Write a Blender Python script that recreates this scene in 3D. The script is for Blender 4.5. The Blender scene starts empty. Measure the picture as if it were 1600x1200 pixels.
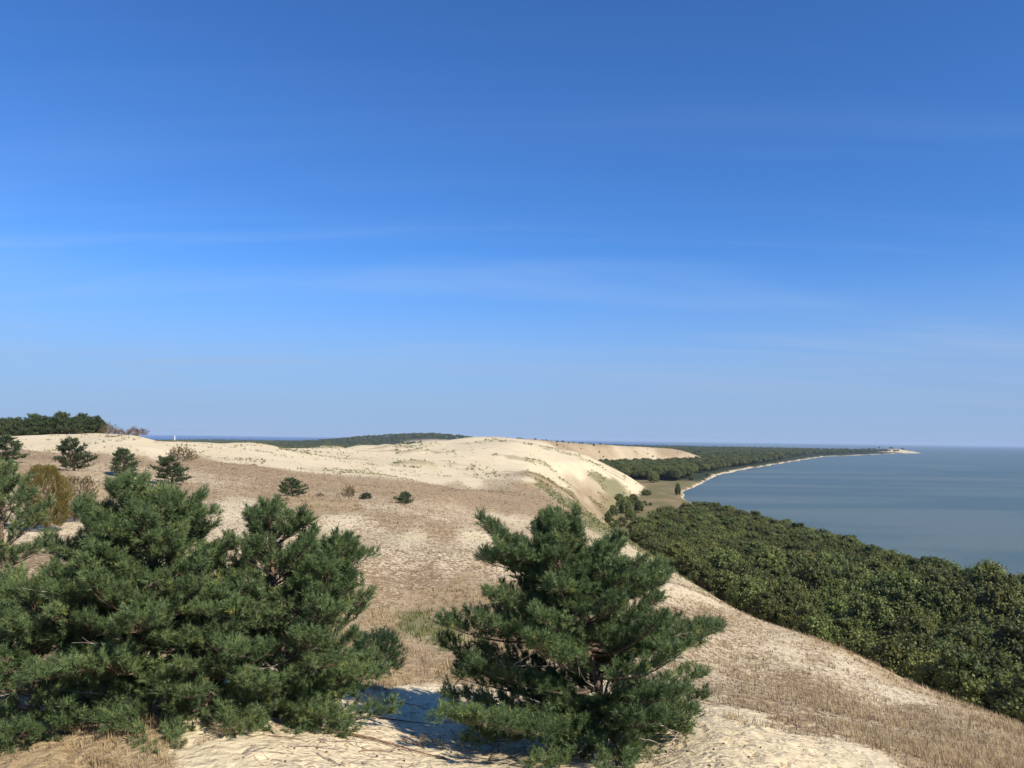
import bpy, math
import numpy as np
from mathutils import Vector, Matrix

SC = bpy.context.scene
COL = SC.collection
RNG = np.random.default_rng(7)

# ------------------------------------------------------------------ camera
CAM_Z = 56.0
FPX = 1232.0                                  # focal length in pixels of a 1600 px wide picture
PITCH = math.atan(86.0 / FPX)
ROLL = 0.0133
c_f = np.array([0.0, math.cos(PITCH), math.sin(PITCH)])
_r0 = np.array([1.0, 0.0, 0.0])
_u0 = np.array([0.0, -math.sin(PITCH), math.cos(PITCH)])
c_r = math.cos(ROLL) * _r0 + math.sin(ROLL) * _u0
c_u = -math.sin(ROLL) * _r0 + math.cos(ROLL) * _u0
cam_data = bpy.data.cameras.new('camera')
cam_data.sensor_width = 36.0
cam_data.lens = 36.0 * FPX / 1600.0
cam_data.clip_start = 0.3
cam_data.clip_end = 90000.0
cam = bpy.data.objects.new('camera', cam_data)
COL.objects.link(cam)
M = Matrix(((c_r[0], c_u[0], -c_f[0], 0.0), (c_r[1], c_u[1], -c_f[1], 0.0), (c_r[2], c_u[2], -c_f[2], CAM_Z), (0, 0, 0, 1)))
cam.matrix_world = M
SC.camera = cam

# ------------------------------------------------------------------ sky and sun
SUN_EL = math.radians(39.0)
SUN_AZ = math.radians(133.0)                  # clockwise from +Y (the view direction)
to_sun = Vector((math.sin(SUN_AZ) * math.cos(SUN_EL), math.cos(SUN_AZ) * math.cos(SUN_EL), math.sin(SUN_EL)))
world = bpy.data.worlds.new('World')
SC.world = world
world.use_nodes = True
wt = world.node_tree
wt.nodes.clear()
sky = wt.nodes.new('ShaderNodeTexSky')
sky.sky_type = 'NISHITA'
sky.sun_disc = False
sky.sun_elevation = SUN_EL
sky.sun_rotation = SUN_AZ
sky.altitude = 50.0
sky.air_density = 1.0
sky.dust_density = 0.0
sky.ozone_density = 8.0
bg = wt.nodes.new('ShaderNodeBackground')
bg.inputs['Strength'].default_value = 0.082
wo = wt.nodes.new('ShaderNodeOutputWorld')
tint = wt.nodes.new('ShaderNodeMix')           # one even grade for the whole sky: the deep, saturated blue of the day
tint.data_type = 'RGBA'; tint.blend_type = 'MULTIPLY'; tint.inputs[0].default_value = 1.0
tint.inputs[7].default_value = (0.64, 1.025, 1.41, 1.0)
wt.links.new(sky.outputs[0], tint.inputs[6])
# thin streaks of cirrus, drawn out along one direction and thickening towards the skyline all round
tc = wt.nodes.new('ShaderNodeTexCoord')
sx_ = wt.nodes.new('ShaderNodeSeparateXYZ'); wt.links.new(tc.outputs['Generated'], sx_.inputs[0])
def wmath(op, a, b):
    n = wt.nodes.new('ShaderNodeMath'); n.operation = op
    for i_, v_ in enumerate((a, b)):
        if isinstance(v_, (int, float)): n.inputs[i_].default_value = v_
        else: wt.links.new(v_, n.inputs[i_])
    return n.outputs[0]
zz_ = wmath('ADD', wmath('MAXIMUM', sx_.outputs[2], 0.0), 0.09)      # a flat cloud layer overhead
pl_ = wt.nodes.new('ShaderNodeCombineXYZ')
wt.links.new(wmath('DIVIDE', sx_.outputs[0], zz_), pl_.inputs[0]); wt.links.new(wmath('DIVIDE', sx_.outputs[1], zz_), pl_.inputs[1])
cm = wt.nodes.new('ShaderNodeMapping'); cm.inputs['Rotation'].default_value = (0.0, 0.0, 0.10); cm.inputs['Location'].default_value = (0.6, 0.35, 0.0); cm.inputs['Scale'].default_value = (0.22, 1.25, 1.0)
wt.links.new(pl_.outputs[0], cm.inputs['Vector'])
cn = wt.nodes.new('ShaderNodeTexNoise'); cn.inputs['Scale'].default_value = 1.0; cn.inputs['Detail'].default_value = 4.0; cn.inputs['Roughness'].default_value = 0.6; cn.inputs['Distortion'].default_value = 0.6
wt.links.new(cm.outputs[0], cn.inputs['Vector'])
cr_ = wt.nodes.new('ShaderNodeMapRange'); cr_.interpolation_type = 'SMOOTHSTEP'
cr_.inputs[1].default_value = 0.42; cr_.inputs[2].default_value = 0.85; cr_.inputs[3].default_value = 0.02; cr_.inputs[4].default_value = 0.8
wt.links.new(cn.outputs[0], cr_.inputs[0])
cmix = wt.nodes.new('ShaderNodeMix'); cmix.data_type = 'RGBA'
cmix.inputs[7].default_value = (4.2, 5.8, 8.2, 1.0)
cf = wt.nodes.new('ShaderNodeMapRange'); cf.interpolation_type = 'SMOOTHSTEP'
cf.inputs[1].default_value = 0.05; cf.inputs[2].default_value = 0.36; cf.inputs[3].default_value = 1.0; cf.inputs[4].default_value = 0.12
wt.links.new(sx_.outputs[2], cf.inputs[0])
cmul = wt.nodes.new('ShaderNodeMath'); cmul.operation = 'MULTIPLY'
wt.links.new(cr_.outputs[0], cmul.inputs[0]); wt.links.new(cf.outputs[0], cmul.inputs[1])
wt.links.new(cmul.outputs[0], cmix.inputs[0])
wt.links.new(tint.outputs[2], cmix.inputs[6])
# the haze layer that lies along the whole skyline
hz = wt.nodes.new('ShaderNodeMapRange'); hz.interpolation_type = 'SMOOTHERSTEP'
hz.inputs[1].default_value = -0.02; hz.inputs[2].default_value = 0.27; hz.inputs[3].default_value = 0.88; hz.inputs[4].default_value = 0.0
wt.links.new(sx_.outputs[2], hz.inputs[0])
hmix = wt.nodes.new('ShaderNodeMix'); hmix.data_type = 'RGBA'
hmix.inputs[7].default_value = (2.85, 3.95, 6.15, 1.0)
wt.links.new(hz.outputs[0], hmix.inputs[0]); wt.links.new(cmix.outputs[2], hmix.inputs[6])
wt.links.new(hmix.outputs[2], bg.inputs[0])
wt.links.new(bg.outputs[0], wo.inputs[0])
sun_data = bpy.data.lights.new('sun', 'SUN')
sun_data.energy = 5.0
sun_data.angle = math.radians(0.53)
sun_data.color = (1.0, 0.935, 0.83)
sun = bpy.data.objects.new('sun', sun_data)
COL.objects.link(sun)
sun.rotation_euler = to_sun.to_track_quat('Z', 'Y').to_euler()
SC.view_settings.view_transform = 'Standard'
SC.view_settings.look = 'None'
SC.view_settings.exposure = 0.42
SC.view_settings.gamma = 1.0
SC.view_settings.use_curve_mapping = False
SC.cycles.max_bounces = 6
SC.cycles.diffuse_bounces = 3
SC.cycles.transparent_max_bounces = 6

# ------------------------------------------------------------------ helpers
def at(px, py, y):
    """world point on the sight line through a photo pixel at forward distance y"""
    d = c_f + c_r * ((px - 800.0) / FPX) + c_u * ((600.0 - py) / FPX)
    return np.array([0, 0, CAM_Z]) + d * (y / d[1])

def tag(o, label=None, cat=None, group=None, kind=None):
    if label: o['label'] = label
    if cat: o['category'] = cat
    if group: o['group'] = group
    if kind: o['kind'] = kind
    return o

def mesh_np(name, verts, faces, mats, smooth=False, mat_idx=None, attrs=None):
    """verts (n,3); faces (m,k) array of one polygon size, or list of such arrays"""
    me = bpy.data.meshes.new(name)
    if not isinstance(faces, list): faces = [faces]
    faces = [np.asarray(f, dtype=np.int32) for f in faces if len(f)]
    me.vertices.add(len(verts))
    me.vertices.foreach_set('co', np.ascontiguousarray(verts, dtype=np.float32).ravel())
    nl = sum(f.size for f in faces); nf = sum(len(f) for f in faces)
    me.loops.add(nl); me.polygons.add(nf)
    me.loops.foreach_set('vertex_index', np.concatenate([f.ravel() for f in faces]))
    tot = np.concatenate([np.full(len(f), f.shape[1], dtype=np.int32) for f in faces])
    st = np.concatenate([[0], np.cumsum(tot)[:-1]]).astype(np.int32)
    me.polygons.foreach_set('loop_start', st)
    me.polygons.foreach_set('loop_total', tot)
    if smooth: me.polygons.foreach_set('use_smooth', np.ones(nf, dtype=bool))
    if mat_idx is not None: me.polygons.foreach_set('material_index', np.asarray(mat_idx, dtype=np.int32))
    if not isinstance(mats, (list, tuple)): mats = [mats]
    for m in mats: me.materials.append(m)
    if attrs:
        for k, v in attrs.items():
            v = np.asarray(v, dtype=np.float32)
            if v.ndim == 1:
                a = me.attributes.new(k, 'FLOAT', 'POINT'); a.data.foreach_set('value', v)
            else:
                a = me.attributes.new(k, 'FLOAT_COLOR', 'POINT'); a.data.foreach_set('color', v.ravel())
    me.update(calc_edges=True)
    return me

def add_obj(name, data, parent=None, loc=None, rotz=0.0, scale=None):
    o = bpy.data.objects.new(name, data)
    COL.objects.link(o)
    if parent is not None: o.parent = parent
    if loc is not None: o.location = loc
    if rotz: o.rotation_euler = (0, 0, rotz)
    if scale is not None: o.scale = (scale,) * 3 if np.isscalar(scale) else scale
    return o

def _hash(ix, iy, seed):
    n = (ix.astype(np.int64) * 374761393 + iy.astype(np.int64) * 668265263 + seed * 1274126177) & 0xFFFFFFFF
    n = ((n ^ (n >> 13)) * 1274126177) & 0xFFFFFFFF
    n = n ^ (n >> 16)
    return (n & 0xFFFFFF) / float(0xFFFFFF)

def vnoise(x, y, seed=0):
    x = np.asarray(x, float); y = np.asarray(y, float)
    ix = np.floor(x); iy = np.floor(y)
    fx = x - ix; fy = y - iy
    fx = fx * fx * fx * (fx * (fx * 6 - 15) + 10); fy = fy * fy * fy * (fy * (fy * 6 - 15) + 10)
    ix = ix.astype(np.int64); iy = iy.astype(np.int64)
    a = _hash(ix, iy, seed); b = _hash(ix + 1, iy, seed); c = _hash(ix, iy + 1, seed); d = _hash(ix + 1, iy + 1, seed)
    return (a + (b - a) * fx) * (1 - fy) + (c + (d - c) * fx) * fy

def fbm(x, y, octs=4, seed=0, gain=0.5):
    s = 0.0; a = 1.0; t = 0.0
    for k in range(octs):
        s = s + a * vnoise(x * 2 ** k + 13.7 * k, y * 2 ** k - 7.1 * k, seed + k); t += a; a *= gain
    return s / t * 2 - 1

def sstep(a, b, x):
    t = np.clip((x - a) / (b - a), 0, 1)
    return t * t * (3 - 2 * t)

# ------------------------------------------------------------------ terrain height
def lp(x, y):
    """log-polar coordinates about the lookout, so that detail scales with distance"""
    r = np.sqrt(x * x + y * y) + 1e-6
    return np.arctan2(x, y) * 3.0, np.log(r) * 1.0

# plateau control points: photo pixel and distance (m)
PLATEAU = [(650,1185,14.2),(100,1190,12.6),(400,1112,15.2),(930,1172,15.0),(1150,1165,14.5),(1150,1125,17.0),(300,1150,13.6),
 (640,1072,20.5),(640,1010,28),(650,950,37),(650,885,48),(650,838,58),(560,812,66),(760,845,60),
 (690,805,88),(632,787,100),(455,777,100),(540,778,100),(300,800,60),(300,770,85),(120,860,38),(60,940,27),
 (110,738,110),(195,745,105),(265,755,100),(30,720,130),(100,704,170),(100,690,215),(20,690,210),(80,681,262),(160,680,262),(210,681,215),(240,692,260),
 (285,718,165),(320,712,230),(330,692,300),(400,694,340),(440,701,480),(360,725,180),(520,728,260),(600,744,200),(660,757,175),(540,752,160),(440,745,140),(750,790,140),
 (640,748,250),(620,720,420),(560,699,720),(620,695.5,820),(700,700,700),(720,742,300),(690,690,1150),(800,686.5,1500),(740,685.5,1450),(800,722,500),(770,741,350),(860,702,1000),
 (870,690,1550),(940,694,1700),(1010,698.5,1800),(1075,706.5,1900),
 (480,701.5,560),(520,700.5,640),(590,697.5,770),(660,691.5,1000),(640,694,900),(370,695,320),(430,699,420),(460,703,430),(270,692,280),(120,682,245),(500,712,420),(550,712,480),
 (1300,1150,18),(1500,1196,17.5),(1450,1150,26),(1600,1190,24),(1250,1080,34),(1300,1012,62),(1450,1080,56),(1600,1142,50),(1150,955,72),(1060,916,80),(1150,1030,42),(1400,1110,38),
 (900,709,950),(950,735,860),(850,699,1150),(880,735,600),(840,753,290),(800,761,240),(760,768,215),(840,745,400),(800,738,420),(940,818,170),(820,790,150),(880,850,110),(980,900,95),(840,687,1600),(770,686,1500),(560,703,640),(600,700,690),(650,697,800),(700,692,960),(850,700,900),(850,707,720),(850,718,600),(870,712,760),(925,716,950),(820,694,1050),(780,690,1100),(900,714,827),(800,694,700),(800,690,900),(750,702,620),(700,699,800),(900,698,1300),(950,703,1500),(720,716,480),(760,712,520)]
FOOT = np.array([(-800,120),(-200,110),(0,92),(60,86),(117,80),(200,64),(300,56),(441,53),(588,76),(826,136),(900,152),(960,158),(1050,145),(1300,120),(1500,170),(1700,330),(1900,495),(2150,460),(2500,150),(3000,-200),(9000,-900)], float)
CREST = np.array([(-800,0),(0,3),(17,3),(30,-1),(60,-8),(80,-13),(120,-15),(200,-5),(300,6),(350,7),(441,6),(520,12),(588,26),(700,56),(826,80),(954,96),(1050,85),(1300,40),(1500,80),(1700,230),(1900,395),(2150,350),(2500,50),(3000,-500),(9000,-1200)], float)
def lin(tab, y): return np.interp(y, tab[:, 0], tab[:, 1])
CP = []
for _p in PLATEAU:
    _q = at(*_p)
    _t = np.clip((_q[0] - lin(CREST, _q[1])) / (lin(FOOT, _q[1]) - lin(CREST, _q[1])), 0, 1) ** 1.35
    if _t < 0.5:
        _q[2] = (_q[2] - 2.6 * _t) / (1 - _t)      # undo the fall of the slope at this place
    CP.append(_q)
CP += [np.array(p, float) for p in [(0,0,50.6),(-6,2,51.0),(-20,5,51.5),(-60,-20,50),(0,-60,48),(-25,30,50.3),(-120,60,53),(-200,160,55),(-300,300,54),
  (-350,600,8),(-260,480,20),(-200,900,4),(-250,1100,4),(-230,1300,5),(-150,1700,6),(-100,2300,6),(200,2400,8),(500,2300,6),(-700,1500,4),(-1200,800,4),
  (-900,400,10),(-2000,2000,4),(-500,4000,4),(0,4000,4),(1500,4000,4),(0,7000,4),(-2500,6000,4),(4000,7000,4),(-1500,100,5),(-700,-200,30),(-300,-300,45),(0,-400,40),
  (40,20,50),(70,20,50),(70,70,50),(90,130,49),(70,200,47),(80,300,45),(90,441,44),(110,600,43),(160,826,42),(190,1000,44),(220,1300,45)]]
CP = np.array(CP)

def _tps_fit(u, v, z, lam=2e-4):
    n = len(u)
    d = np.hypot(u[:, None] - u[None], v[:, None] - v[None])
    K = np.where(d > 0, d * d * np.log(d + 1e-12), 0) + lam * np.eye(n)
    Pm = np.stack([np.ones(n), u, v], 1)
    A = np.block([[K, Pm], [Pm.T, np.zeros((3, 3))]])
    return np.linalg.solve(A, np.concatenate([z, np.zeros(3)]))
_cu, _cv = lp(CP[:, 0], CP[:, 1])
_W = _tps_fit(_cu, _cv, CP[:, 2])

def tps(x, y):
    u, v = lp(x, y)
    out = np.empty(u.shape); uf = u.ravel(); vf = v.ravel(); of = out.ravel()
    for s in range(0, len(uf), 20000):
        a = uf[s:s + 20000]; b = vf[s:s + 20000]
        d2 = (a[:, None] - _cu[None]) ** 2 + (b[:, None] - _cv[None]) ** 2
        K = 0.5 * d2 * np.log(d2 + 1e-12)
        of[s:s + 20000] = K @ _W[:-3] + _W[-3] + _W[-2] * a + _W[-1] * b
    return of.reshape(u.shape)

SHORE = np.array([(-3000,500),(-500,300),(0,250),(100,235),(200,212),(274,190),(307,168),(404,166),(494,160),(568,154),(650,164),(720,172),(790,180),(870,196),(977,234),(1150,290),(1380,372),(1650,500),(1970,655),(2600,960),(3290,1310),(4200,1950),(4900,2420),(5080,2640),(5250,2660),(5600,2300),(6200,1500),(7000,400),(7600,-200),(8200,-1200)], float)
WEST = np.array([(-3000,-2100),(0,-2150),(3000,-2350),(6500,-2700),(7600,-2900),(8200,-2900)], float)


def bump(x, y, cx, cy, rx, ry, h): return h * np.exp(-(((x - cx) / rx) ** 2 + ((y - cy) / ry) ** 2))

def shore_dist(x, y):
    """metres inland of the lagoon shore (negative: in the water), with small bays"""
    s = lin(SHORE, y)
    amp = np.clip(np.abs(y) * 0.006, 1, 25)
    return s + fbm(y / 60.0, y * 0 + 3.3, 4, 5) * amp - x

def height(x, y):
    x = np.asarray(x, float); y = np.asarray(y, float)
    r = np.hypot(x, y)
    P = tps(x, y)
    # dune relief that grows with distance
    P = P + fbm(x / 9.0, y / 9.0, 3, 11) * 0.22 * sstep(22, 45, r) + fbm(x / 40.0, y / 40.0, 3, 21) * 0.6 * sstep(60, 140, r) * (1 - 0.5 * sstep(300, 900, r))
    P = P + (np.abs(fbm(x / 70.0, y / 55.0, 3, 31)) - 0.22) * 1.6 * sstep(180, 420, r)
    P = P + hummocks(x, y, r) + fbm(x / 26.0 + 0.3 * y / 26.0, y / 8.5, 3, 151) * 0.5 * sstep(38, 60, r) * (1 - sstep(160, 260, r))
    P = np.maximum(P, 3.0)
    low = 2.6 + fbm(x / 50.0, y / 50.0, 3, 41) * 0.5
    C = lin(CREST, y); F = lin(FOOT, y) + fbm(y / 60.0, x * 0 + 1.5, 3, 51) * 6
    t = np.clip((x - C) / (F - C), 0, 1)
    h = P - (P - low) * t ** 1.35
    # hills far away and the cliff at the end of the spit
    h = h + bump(x, y, -640, 4300, 330, 500, 46) + bump(x, y, -300, 4200, 260, 500, 40) + bump(x, y, -1000, 4700, 330, 500, 18)
    # shores
    sd = shore_dist(x, y)
    edge = -1.5 + (h + 1.5) * sstep(-6, 26, sd)
    wd = x - lin(WEST, y)
    edge = -1.5 + (edge + 1.5) * sstep(-20, 80, wd)
    far = sstep(8200, 7800, y)
    edge = -1.5 + (edge + 1.5) * far
    tip = bump(x, y, 2480, 5150, 120, 80, 24) * sstep(-5, 40, sd)
    return edge + tip + FINE(x, y)

def hummocks(x, y, r):
    """low grass-grown mounds strung out over the bare dunes"""
    belt = sstep(-0.10, 0.22, fbm(x / 130.0 + 4.0, y / 90.0, 2, 131))
    hm = np.maximum(0, fbm(x / 22.0, y / 17.0, 3, 141) - 0.02)
    return hm * belt * 4.2 * sstep(290, 400, r) * (1 - sstep(900, 1500, r))

def FINE(x, y):
    """hummocks and trodden relief of the sand in the near ground"""
    r = np.hypot(x, y)
    w = sstep(40, 22, r)
    dent = sstep(0.66, 0.84, vnoise(x / 0.27, y / 0.27, 201)) + sstep(0.7, 0.88, vnoise(x / 0.21 + 9, y / 0.33, 211))
    return -0.045 * dent * w * sstep(-0.25, 0.2, fbm(x / 4.0, y / 4.0, 2, 221)) + w * (fbm(x / 2.2, y / 2.2, 3, 61) * 0.10 + fbm(x / 0.5, y / 0.5, 2, 71) * 0.022)

def ground(px, py, ymax=6000.0):
    """first terrain point met by the sight line through a photo pixel"""
    d = c_f + c_r * ((px - 800.0) / FPX) + c_u * ((600.0 - py) / FPX)
    d = d / d[1]
    ys = np.exp(np.linspace(math.log(8.0), math.log(ymax), 1500))
    p = d[None] * ys[:, None] + np.array([0, 0, CAM_Z])
    g = height(p[:, 0], p[:, 1]) - p[:, 2]
    k = np.argmax(g > 0)
    if g[k] <= 0: k = len(ys) - 1
    if k == 0: return p[0]
    a = g[k - 1] / (g[k - 1] - g[k])
    q = p[k - 1] + (p[k] - p[k - 1]) * a
    return q

def gz(x, y): return float(height(np.array([x]), np.array([y]))[0])
# ------------------------------------------------------------------ ground cover zones (world positions picked along sight lines)
# name: (dry brown crust, dry tall grass, green, woodland floor)
ZT = {'s': (0.0, 0, 0, 0), 'b': (0.85, 0, 0, 0), 'p': (0.60, 0.0, 0, 0), 'q': (0.36, 0, 0, 0), 'g': (0.7, 1.0, 0, 0), 'd': (0.95, 0.1, 0.50, 0), 'v': (0.25, 0.3, 0.85, 0), 'm': (0.20, 0.0, 0.22, 0), 'f': (0.3, 0, 0.6, 1.0), 't': (0.45, 0.7, 0.1, 0)}
ZONES = [
 # near sand ledge
 (650,1180,'s'),(560,1130,'s'),(720,1150,'s'),(500,1160,'s'),(420,1150,'s'),(330,1150,'s'),(350,1180,'s'),(850,1185,'s'),(1000,1185,'s'),(1100,1150,'s'),(1150,1160,'s'),(1200,1170,'s'),(1280,1180,'s'),(1340,1190,'s'),(1150,1130,'s'),(650,1100,'s'),(690,1110,'s'),(900,1150,'s'),
 (40,1180,'g'),(120,1180,'g'),(200,1150,'g'),(170,1190,'g'),(60,1120,'g'),(230,1165,'t'),
 # field between the pines
 (640,1055,'g'),(700,1050,'g'),(600,1040,'g'),(650,1010,'g'),(640,965,'v'),(600,960,'g'),(690,985,'v'),(650,925,'g'),(700,920,'g'),(760,960,'g'),(600,915,'b'),(650,890,'b'),(640,860,'p'),(700,870,'p'),(580,850,'p'),(640,835,'q'),(700,845,'p'),(740,845,'q'),(560,815,'q'),(600,825,'p'),(480,800,'p'),(420,795,'q'),(360,790,'q'),(350,805,'q'),(500,790,'g'),(450,785,'g'),(560,795,'g'),(620,812,'b'),(680,830,'b'),(600,790,'p'),(660,795,'p'),(760,820,'p'),(820,830,'p'),(720,800,'p'),(800,810,'q'),
 (690,770,'b'),(620,768,'b'),(560,760,'b'),(500,755,'b'),(440,745,'b'),(380,730,'b'),(330,725,'b'),(400,760,'b'),(340,750,'p'),(420,775,'b'),(750,790,'b'),(800,790,'b'),(850,800,'b'),(740,770,'b'),(800,770,'b'),(850,780,'b'),(890,805,'b'),(920,830,'p'),(940,850,'q'),(905,840,'b'),(870,830,'p'),
 # slope on the right
 (1150,1095,'b'),(1100,1085,'p'),(1250,1125,'b'),(1180,1110,'b'),(1350,1150,'t'),(1450,1170,'g'),(1560,1185,'g'),(1420,1180,'g'),(1500,1150,'b'),(1580,1165,'t'),(1300,1090,'b'),(1250,1070,'b'),(1200,1050,'p'),(1150,1040,'p'),(1120,1010,'p'),(1180,1010,'p'),(1230,1025,'q'),(1130,975,'b'),(1080,960,'b'),(1060,930,'q'),(1100,935,'q'),(1160,985,'p'),(1280,1030,'p'),(1350,1075,'p'),(1400,1085,'q'),(1330,1055,'q'),(1450,1120,'b'),(1520,1120,'t'),(1400,1060,'t'),(1300,1015,'t'),(1480,1090,'t'),(1560,1130,'g'),(1590,1160,'t'),
 # left middle distance
 (60,710,'b'),(150,712,'b'),(230,720,'b'),(60,740,'b'),(150,740,'p'),(230,745,'p'),(150,765,'t'),(100,800,'p'),(120,850,'p'),(60,880,'b'),(90,930,'b'),(280,730,'b'),(300,770,'b'),(320,790,'p'),(100,830,'q'),(100,780,'t'),(300,745,'p'),
 # bare dunes
 (100,695,'s'),(30,690,'s'),(170,692,'s'),(220,695,'s'),(300,697,'s'),(200,703,'m'),(250,704,'s'),(330,706,'s'),(380,705,'s'),(330,712,'m'),(420,715,'s'),(470,712,'s'),(500,725,'s'),(450,728,'s'),(380,718,'m'),(530,735,'m'),(580,740,'m'),(470,705,'m'),(540,713,'m'),(600,722,'m'),(560,705,'s'),(640,705,'s'),(700,707,'s'),(660,716,'s'),(720,720,'s'),(620,735,'s'),(680,750,'s'),(700,735,'s'),(650,742,'s'),(660,728,'m'),(720,730,'m'),(760,728,'m'),(800,735,'m'),(770,745,'m'),(740,752,'s'),(790,755,'p'),(720,760,'p'),(830,750,'m'),(860,740,'m'),(820,725,'s'),(860,720,'s'),(900,720,'s'),(930,735,'s'),(910,742,'s'),(960,748,'s'),(900,732,'s'),(850,705,'s'),(780,700,'s'),(780,712,'s'),(740,690,'s'),(720,696,'s'),(985,765,'s'),(880,755,'m'),(920,755,'p'),(900,770,'p'),(930,785,'p'),(870,765,'p'),(890,790,'v'),(860,770,'v'),(920,815,'v'),(955,755,'v'),(965,765,'v'),(945,750,'v'),(840,757,'v'),(945,775,'p'),
 (880,693,'p'),(920,697,'b'),(960,701,'p'),(1000,705,'p'),(1050,708,'s'),(900,700,'b'),(940,705,'p'),(1080,710,'p'),(890,708,'s'),(950,710,'s'),(850,690,'s'),
 (860,755,'b'),(880,765,'b'),(900,780,'d'),(915,795,'d'),(930,800,'b'),(940,815,'v'),(930,825,'v'),(905,800,'v'),(885,782,'v'),(870,772,'v'),(850,760,'d'),(960,790,'d'),(950,800,'d'),(935,770,'b'),(920,765,'b'),(900,758,'p'),(880,750,'m'),(945,765,'p'),(965,776,'v'),(955,768,'v'),(940,790,'d'),(958,805,'v'),(930,780,'b'),(910,770,'b'),(950,780,'d'),(895,770,'d'),(925,810,'d'),(948,825,'v'),(840,768,'b'),(860,790,'b'),(880,815,'b'),(830,760,'b'),(970,785,'v'),(915,757,'p'),(930,762,'p'),(965,795,'v'),
]
_zp = []
for px, py, t in ZONES:
    q = ground(px, py)
    _zp.append((q[0], q[1]) + ZT[t])
_zp = np.array(_zp)
_zu, _zv = lp(_zp[:, 0], _zp[:, 1])

def wood_edge(x, y):
    """positive inside the wood between dune foot and lagoon"""
    e = np.where(y < 380, 4.0, np.where(y < 480, 4 + (y - 380) * 0.22, 26 + (y - 480) * 0.42))
    return np.minimum(np.minimum(x - lin(FOOT, y) - e, lin(SHORE, y) - 6 - x), 575 - np.maximum(0, 150 - x) * 0.6 - y)

def zones(x, y):
    """cover weights (n,4) from the nearest samples, edges broken up by noise"""
    n = len(x)
    u, v = lp(x, y)
    r = np.hypot(x, y)
    wob = 0.05
    un = u + fbm(x / (0.035 * r + .4), y / (0.07 * r + .4), 3, 81) * wob * 1.3
    vn = v + fbm(x / (0.035 * r + .4) + 50, y / (0.07 * r + .4), 3, 91) * wob * 1.6
    out = np.empty((n, 4))
    for s in range(0, n, 20000):
        d2 = ((un[s:s + 20000, None] - _zu) * 1.0) ** 2 + ((vn[s:s + 20000, None] - _zv) * 0.8) ** 2 + 1e-4
        w = d2 ** -1.9
        w /= w.sum(1, keepdims=True)
        out[s:s + 20000] = w @ _zp[:, 2:]
    # the low land by the lagoon: meadow, beach, wood; the wooded far spit
    F = lin(FOOT, y)
    sd = shore_dist(x, y)
    lowl = sstep(-4, 6, x - F)
    h = height(x, y)
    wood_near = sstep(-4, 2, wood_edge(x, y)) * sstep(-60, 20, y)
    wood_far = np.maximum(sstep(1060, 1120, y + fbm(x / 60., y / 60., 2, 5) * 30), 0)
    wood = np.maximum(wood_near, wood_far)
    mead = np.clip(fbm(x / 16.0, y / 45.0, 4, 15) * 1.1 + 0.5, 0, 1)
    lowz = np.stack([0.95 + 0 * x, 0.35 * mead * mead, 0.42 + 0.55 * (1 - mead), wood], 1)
    out = out * (1 - lowl[:, None]) + lowz * lowl[:, None]
    back = sstep(1250, 1450, y + fbm(x / 120., y / 120., 3, 23) * 200) * sstep(2500, 2300, y) * sstep(12, 18, h)
    bk = np.stack([0.66 + 0.5 * fbm(x / 60., y / 120., 3, 24), 0 * x, 0.08 + 0 * x, 0 * x], 1)
    out = out * (1 - back[:, None]) + bk * back[:, None]
    # grass grows on the mounds of the bare dunes
    hm = hummocks(x, y, r)
    out[:, 2] = np.maximum(out[:, 2], 0.5 * sstep(0.10, 0.6, hm) * (h > 14)); out[:, 0] = np.maximum(out[:, 0], 0.30 * sstep(0.1, 0.6, hm))
    # flat land west of the dunes and far off
    fl = np.maximum(sstep(16, 9, h) * sstep(500, 700, np.hypot(x, y)) * (x < lin(CREST, y) - 20), sstep(2700, 3000, y))
    sandy = np.maximum(bump(x, y, -300, 3820, 170, 120, 1.4), bump(x, y, -480, 3800, 60, 60, 0.6))
    fl = fl * (1 - np.clip(sandy, 0, 1))
    out = out * (1 - fl[:, None]) + np.array([0.3, 0, 0.6, 1.0])[None] * fl[:, None]
    sand2 = np.clip(sandy, 0, 1) * sstep(3000, 3300, y)
    out = out * (1 - sand2[:, None]) + np.array([0.25, 0, 0.0, 0.0])[None] * sand2[:, None]
    # beach
    bw = np.clip(y * 0.013, 9, 20)
    be = sstep(1.0, 0.55, sd / bw + fbm(x / 20., y / 20., 3, 25) * 0.35)
    tip = np.clip(bump(x, y, 2500, 5080, 130, 80, 1.6), 0, 1)
    be = np.maximum(be, tip)
    out = out * (1 - be[:, None]) + np.array([0.08, 0.05, 0.06, 0.0])[None] * be[:, None]
    return np.clip(out, 0, 1)

# ------------------------------------------------------------------ materials
def new_mat(name):
    m = bpy.data.materials.new(name); m.use_nodes = True
    nt = m.node_tree; nt.nodes.clear()
    out = nt.nodes.new('ShaderNodeOutputMaterial')
    b = nt.nodes.new('ShaderNodeBsdfPrincipled')
    nt.links.new(b.outputs[0], out.inputs[0])
    return m, nt, b, out

def N(nt, typ, **kw):
    n = nt.nodes.new(typ)
    for k, v in kw.items():
        if k in n.inputs: n.inputs[k].default_value = v
        else: setattr(n, k, v)
    return n

def math_node(nt, op, a, b=None, clamp=False):
    n = nt.nodes.new('ShaderNodeMath'); n.operation = op; n.use_clamp = clamp
    for i, v in enumerate((a, b)):
        if v is None: continue
        if isinstance(v, (int, float)): n.inputs[i].default_value = v
        else: nt.links.new(v, n.inputs[i])
    return n.outputs[0]

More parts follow.
